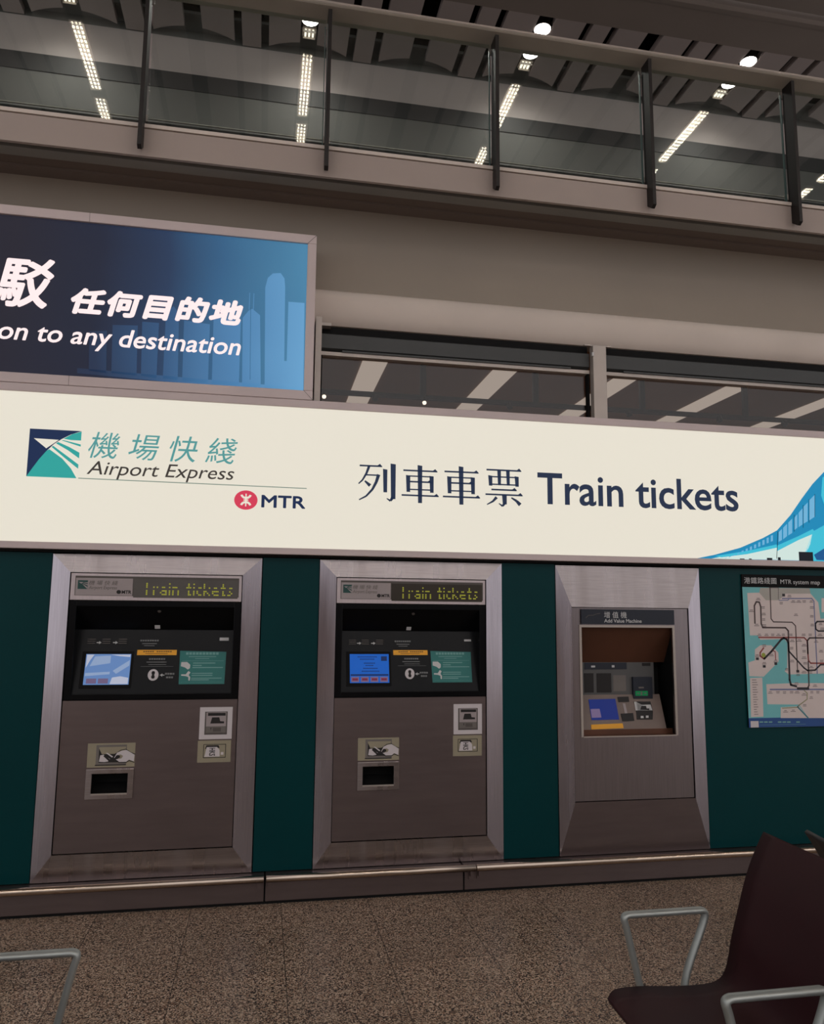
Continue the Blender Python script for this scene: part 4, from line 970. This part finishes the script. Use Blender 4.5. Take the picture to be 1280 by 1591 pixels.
mb = MB(); PL.ppoly(mb, [(994, 1103), (996, 1097), (1003, 1097), (1004, 1101), (1008, 1101), (1008, 1103.5)], .004, .001); mb.build('note_reader_mark', 'ink', lf)
MB().box((hx0+.005, y1, a[1]-.012), (hx1-.005, YI+.06, a[1]+.0)).prism([(hx0+.005, YI+.06, a[1]-.012), (hx0+.005, YI+.06, zl0), (hx0+.005, YI+.068, zl0), (hx0+.005, YI+.068, a[1]-.012)], (hx1-hx0-.01, 0, 0)).build('shelf', 'copper', t)

# ================================================================== SYSTEM MAP
mp_ = thing('map_board', 'large system map board with black heading on the teal wall at the right', 'map', (3.6, W, .848))
PMs = wall_plane(W-.012)
mx0, mx1 = 2.982, 4.35
MB().box((mx0, W-.012, .848), (mx1, W-.0005, 1.795)).build('board', 'black_mat', mp_, bevel=.002)
mb = MB(); PMs.rect(mb, mx0, .848, mx1, .905, 0, .001); mb.build('footer', 'map_blue', mp_)
mb = MB(); PMs.rect(mb, mx0, .905, mx1, 1.714, 0, .001); mb.build('sea', 'map_sea', mp_)
def mz(zx, zy): return (1130+zx*150/884., 880+zy*270/1591.)      # crop reading -> photo pixel
def land(pts, mat='map_land', n=.001, name='land'):
    mb = MB(); PMs.ppoly(mb, [mz(*p) for p in pts], n, .0005); return mb.build(name, mat, mp_)
land([(180, 243), (290, 240), (350, 310), (470, 310), (530, 250), (760, 250), (830, 330), (850, 480), (1100, 470), (1100, 960), (900, 980), (560, 990), (522, 960), (545, 930), (548, 700), (520, 665), (300, 672), (275, 632), (205, 632)])
land([(300, 196), (750, 200), (760, 250), (530, 250), (470, 310), (350, 310), (290, 240)], 'map_grey')
land([(860, 290), (1500, 290), (1500, 420), (860, 420)])
land([(250, 760), (300, 722), (400, 722), (465, 790), (468, 870), (330, 1010), (200, 1005), (190, 880), (250, 860)])
land([(205, 1022), (318, 1018), (328, 1375), (215, 1380)])
land([(355, 1078), (620, 1068), (1500, 1070), (1500, 1388), (740, 1388), (655, 1265), (365, 1262)])
land([(487, 1290), (655, 1280), (740, 1388), (487, 1388)])
def mline(pts, wd, mat, n=.0016):
    mb = MB(); PMs.pline(mb, [mz(*p) for p in pts], wd, n, .0004); return mb.build('route_line', mat, mp_)
mline([(250, 520), (245, 360), (262, 325), (290, 328), (303, 370), (308, 525), (322, 560), (530, 562), (555, 590), (560, 780)], .010, 'l_brown')
mline([(388, 196), (398, 480), (420, 508), (590, 512), (622, 545), (640, 950)], .007, 'l_brown')
mline([(285, 650), (700, 652), (728, 680), (740, 860), (760, 886), (1300, 890)], .009, 'l_red')
mline([(735, 800), (730, 680), (750, 655), (1300, 652)], .010, 'l_brown')
mline([(560, 775), (600, 820), (700, 930), (730, 952), (800, 950), (850, 900), (1300, 890)], .010, 'l_black')
mline([(335, 845), (400, 780), (490, 670), (515, 655), (540, 668), (556, 700), (568, 1040), (580, 1085), (630, 1098)], .013, 'l_black')
mline([(330, 745), (298, 790), (298, 820), (330, 845), (345, 840)], .009, 'l_red')
mline([(410, 770), (435, 780), (440, 860)], .006, 'l_red')
mline([(738, 870), (745, 1090), (730, 1118), (650, 1118)], .009, 'l_brown')
mline([(390, 1127), (1500, 1125)], .009, 'l_blue')
mline([(640, 1118), (740, 1118)], .015, 'l_black', .0022)
mline([(500, 294), (770, 294), (790, 320), (805, 640), (820, 980)], .007, 'l_blue')
mline([(470, 311), (550, 311), (560, 300)], .005, 'l_blue')
mline([(1300, 500), (820, 505), (803, 525), (808, 575), (830, 592), (1300, 592)], .010, 'l_black')
mline([(700, 1135), (728, 1160), (728, 1215), (690, 1245), (655, 1270), (640, 1290), (500, 1298)], .006, 'l_olive')
mline([(640, 1285), (735, 1385)], .009, 'l_teal')
mline([(380, 196), (465, 196), (465, 300)], .004, 'l_grey')
mb = MB()
random.seed(3)
for (x, y, n) in [(290, 620, 1), (355, 620, 1), (412, 620, 1), (465, 620, 1), (510, 620, 1), (575, 620, 1), (695, 620, 1), (755, 620, 1), (845, 620, 1), (280, 293, 1), (325, 370, 1), (330, 430, 1), (330, 480, 1), (335, 535, 1), (218, 400, 1), (265, 530, 1), (600, 315, 1), (650, 315, 1), (700, 315, 1), (765, 315, 1), (770, 370, 1), (770, 450, 1), (775, 530, 1), (625, 437, 1), (590, 675, 1), (655, 672, 1), (700, 715, 1), (700, 770, 1), (700, 830, 1), (710, 880, 1), (585, 742, 1), (590, 860, 1), (540, 935, 1), (700, 960, 1), (765, 915, 1), (760, 965, 1), (390, 1148, 1), (460, 1145, 1), (520, 1148, 1), (585, 1145, 1), (635, 1145, 1), (700, 1165, 1), (770, 1145, 1), (825, 1145, 1), (765, 1195, 1), (705, 1265, 1), (530, 1320, 1), (600, 1315, 1), (335, 718, 1), (270, 810, 1), (335, 880, 1), (440, 860, 1), (630, 1065, 1), (800, 1085, 1), (850, 520, 1), (865, 565, 1), (860, 860, 1), (855, 770, 1), (810, 680, 1), (490, 330, 1), (565, 265, 1), (645, 985, 1), (400, 805, 1)]:
    for dy, ww in ((0, random.uniform(22, 34)), (13, random.uniform(26, 46))):
        pa = mz(x-ww/2, y-3+dy); pb = mz(x+ww/2, y+3+dy); PMs.prect(mb, pa[0], pb[1], pb[0], pa[1], .0022, .0004)
for k in range(15):
    y = 1040+k*22.5
    pa = mz(222+k*1.5, y-4); pb = mz(262+(k*7 % 20), y+2); PMs.prect(mb, pa[0], pb[1], pb[0], pa[1], .0022, .0004)
mb.build('station_names', 'p_map', mp_)
mb = MB(); c = PMs.uv(*mz(328, 812)); PMs.disc(mb, c[0], c[1], .014, .014, .0026, .0004); mb.build('location_marker', 'marker', mp_)
mb = MB()
for (x, y) in ((272, 845), (335, 915), (440, 890), (642, 960), (512, 263)):
    pa = mz(x-12, y-12); pb = mz(x+12, y+12); PMs.prect(mb, pa[0], pb[1], pb[0], pa[1], .0026, .0004)
mb.build('map_pictograms', 'l_black', mp_)
mb = MB(); pa = mz(213, 1415); pb = mz(283, 1475); PMs.prect(mb, pa[0], pb[1], pb[0], pa[1], .001, .0005); mb.build('footer_badge', 'white_st', mp_)
mb = MB()
for k in range(9):
    if k in (3, 7): continue
    pa = mz(293+k*42, 1418); pb = mz(325+k*42, 1432); PMs.prect(mb, pa[0], pb[1], pb[0], pa[1], .001, .0005)
for y, x1 in ((1448, 715), (1470, 640)):
    pa = mz(293, y-3); pb = mz(x1, y+3); PMs.prect(mb, pa[0], pb[1], pb[0], pa[1], .001, .0005)
mb.build('footer_text', 'teal_line', mp_)
ptext(PMs, mp_, 'chinese_lettering', '港鐵路綫圖', mz(153, 130), mz(447, 130), mz(170, 99), mz(170, 157), 'white_ink', n0=.0, th=.0006, gap=1.1)
ptext(PMs, mp_, 'english_lettering', 'MTR system map', mz(485, 140), mz(845, 140), mz(520, 121), mz(690, 176), 'white_ink', n0=.0, th=.0006)

# ================================================================== BENCHES
def catmull(p, n=5):
    q_ = [p[0]]+list(p)+[p[-1]]; out = []
    for i in range(1, len(q_)-2):
        for k in range(n):
            s = k/n; a, b, c, d = q_[i-1], q_[i], q_[i+1], q_[i+2]
            out.append(tuple(.5*((2*b[j])+(-a[j]+c[j])*s+(2*a[j]-5*b[j]+4*c[j]-d[j])*s*s+(-a[j]+3*b[j]-3*c[j]+d[j])*s**3) for j in range(len(b))))
    out.append(tuple(p[-1])); return out
# side profile of the one-piece shell: x from the front edge, z, half width
PROF = catmull([(.985, .452, .195), (1.02, .462, .222), (1.10, .460, .232), (1.20, .452, .234), (1.30, .450, .234), (1.352, .462, .232), (1.374, .50, .226), (1.392, .58, .222), (1.420, .66, .224), (1.452, .74, .230), (1.490, .81, .236), (1.525, .865, .238)])
ZT = .655
def bench(mir, label, ys, arms, group=None, shell='burgundy'):
    """mir(x) places the bench's cross section; seats at ys, arm loops at arms"""
    X = mir
    t = thing('bench', label, 'bench', (X(1.25), sum(ys)/len(ys), 0), group)
    for yc in ys:
        n = len(PROF); mb = MB(); top = []; bot = []
        K = 9
        for i, (x, z, hw) in enumerate(PROF):
            j0, j1 = max(i-1, 0), min(i+1, n-1)
            tx, tz = PROF[j1][0]-PROF[j0][0], PROF[j1][1]-PROF[j0][1]; L = math.hypot(tx, tz); nx, nz = tz/L, -tx/L
            for k in range(K):
                s = -1+2*k/(K-1)
                dip = .014*(1-s*s)
                top.append((X(x+nx*dip), yc+s*hw, z+nz*dip)); bot.append((X(x+nx*(dip+.012)), yc+s*hw, z+nz*(dip+.012)))
        N_ = n*K; fs = []
        for i in range(n-1):
            for k in range(K-1):
                a = i*K+k; fs += [(a, a+1, a+K+1, a+K), (N_+a, N_+a+K, N_+a+K+1, N_+a+1)]
        for i in range(n-1):
            a = i*K; fs.append((a, a+K, N_+a+K, N_+a)); a = i*K+K-1; fs.append((a, N_+a, N_+a+K, a+K))
        for k in range(K-1):
            fs.append((k, N_+k, N_+k+1, k+1)); a = (n-1)*K+k; fs.append((a, a+1, N_+a+1, N_+a))
        mb.add(top+bot, fs); mb.build('seat_shell', shell, t, smooth=True)
        sp = MB(); sp.prism([(X(1.06), yc-.16, .425), (X(1.31), yc-.16, .425), (X(1.33), yc-.16, .40), (X(1.06), yc-.16, .405)], (0, .32, 0)); sp.build('seat_support', 'seat_frame', t)
    for ya in arms:
        # rounded trapezoid loop, flat oval section
        c = [(1.125, .40), (1.068, ZT-.012), (1.325, ZT-.012), (1.245, .40)]
        path = [(c[0][0], c[0][1]), (1.105, .48), (1.076, ZT-.05), (1.068, ZT-.018), (1.077, ZT-.009), (1.10, ZT-.008), (1.20, ZT-.008), (1.295, ZT-.008), (1.318, ZT-.009), (1.326, ZT-.020), (1.315, ZT-.055), (1.262, .48), (c[3][0], c[3][1])]
        pts = catmull([(p[0], p[1]) for p in path], 4)
        mb = MB(); mb.tube([(X(x), ya, z) for x, z in pts], .0095, 10, flat=1.55, side=(0, 1, 0))
        mb.build('armrest', 'arm', t, smooth=True)
    y0_, y1_ = min(list(arms)+[min(ys)-.2]), max(arms)
    MB().box((X(1.14), y0_-.02, .335), (X(1.23), y1_+.02, .40)).build('beam', 'seat_frame', t, bevel=.006)
    for yl in (y0_+.25, y1_-.28):
        MB().tube([(X(1.185), yl, .335), (X(1.185), yl, .045)], .028, 14).tube([(X(.98), yl, .018), (X(1.10), yl, .035), (X(1.185), yl, .048), (X(1.27), yl, .035), (X(1.39), yl, .018)], .017, 10).build('leg', 'seat_frame', t, smooth=True)
    return t
YA = 2.236
seats = [1.985, 1.475, .965]
arms = [YA, YA-.508, YA-1.016, YA-1.524]
bench(lambda x: x, 'burgundy shell bench with grey loop armrests at the lower right, facing left', seats, arms, 'waiting benches')
bench(lambda x: .635-x, 'bench at the lower left edge of which one grey loop armrest shows', seats, arms, 'waiting benches')
bench(lambda x: 3.20-x, 'bench standing back to back behind the burgundy one at the right edge', seats[:2], arms[:3], 'waiting benches', shell='seat_dark')
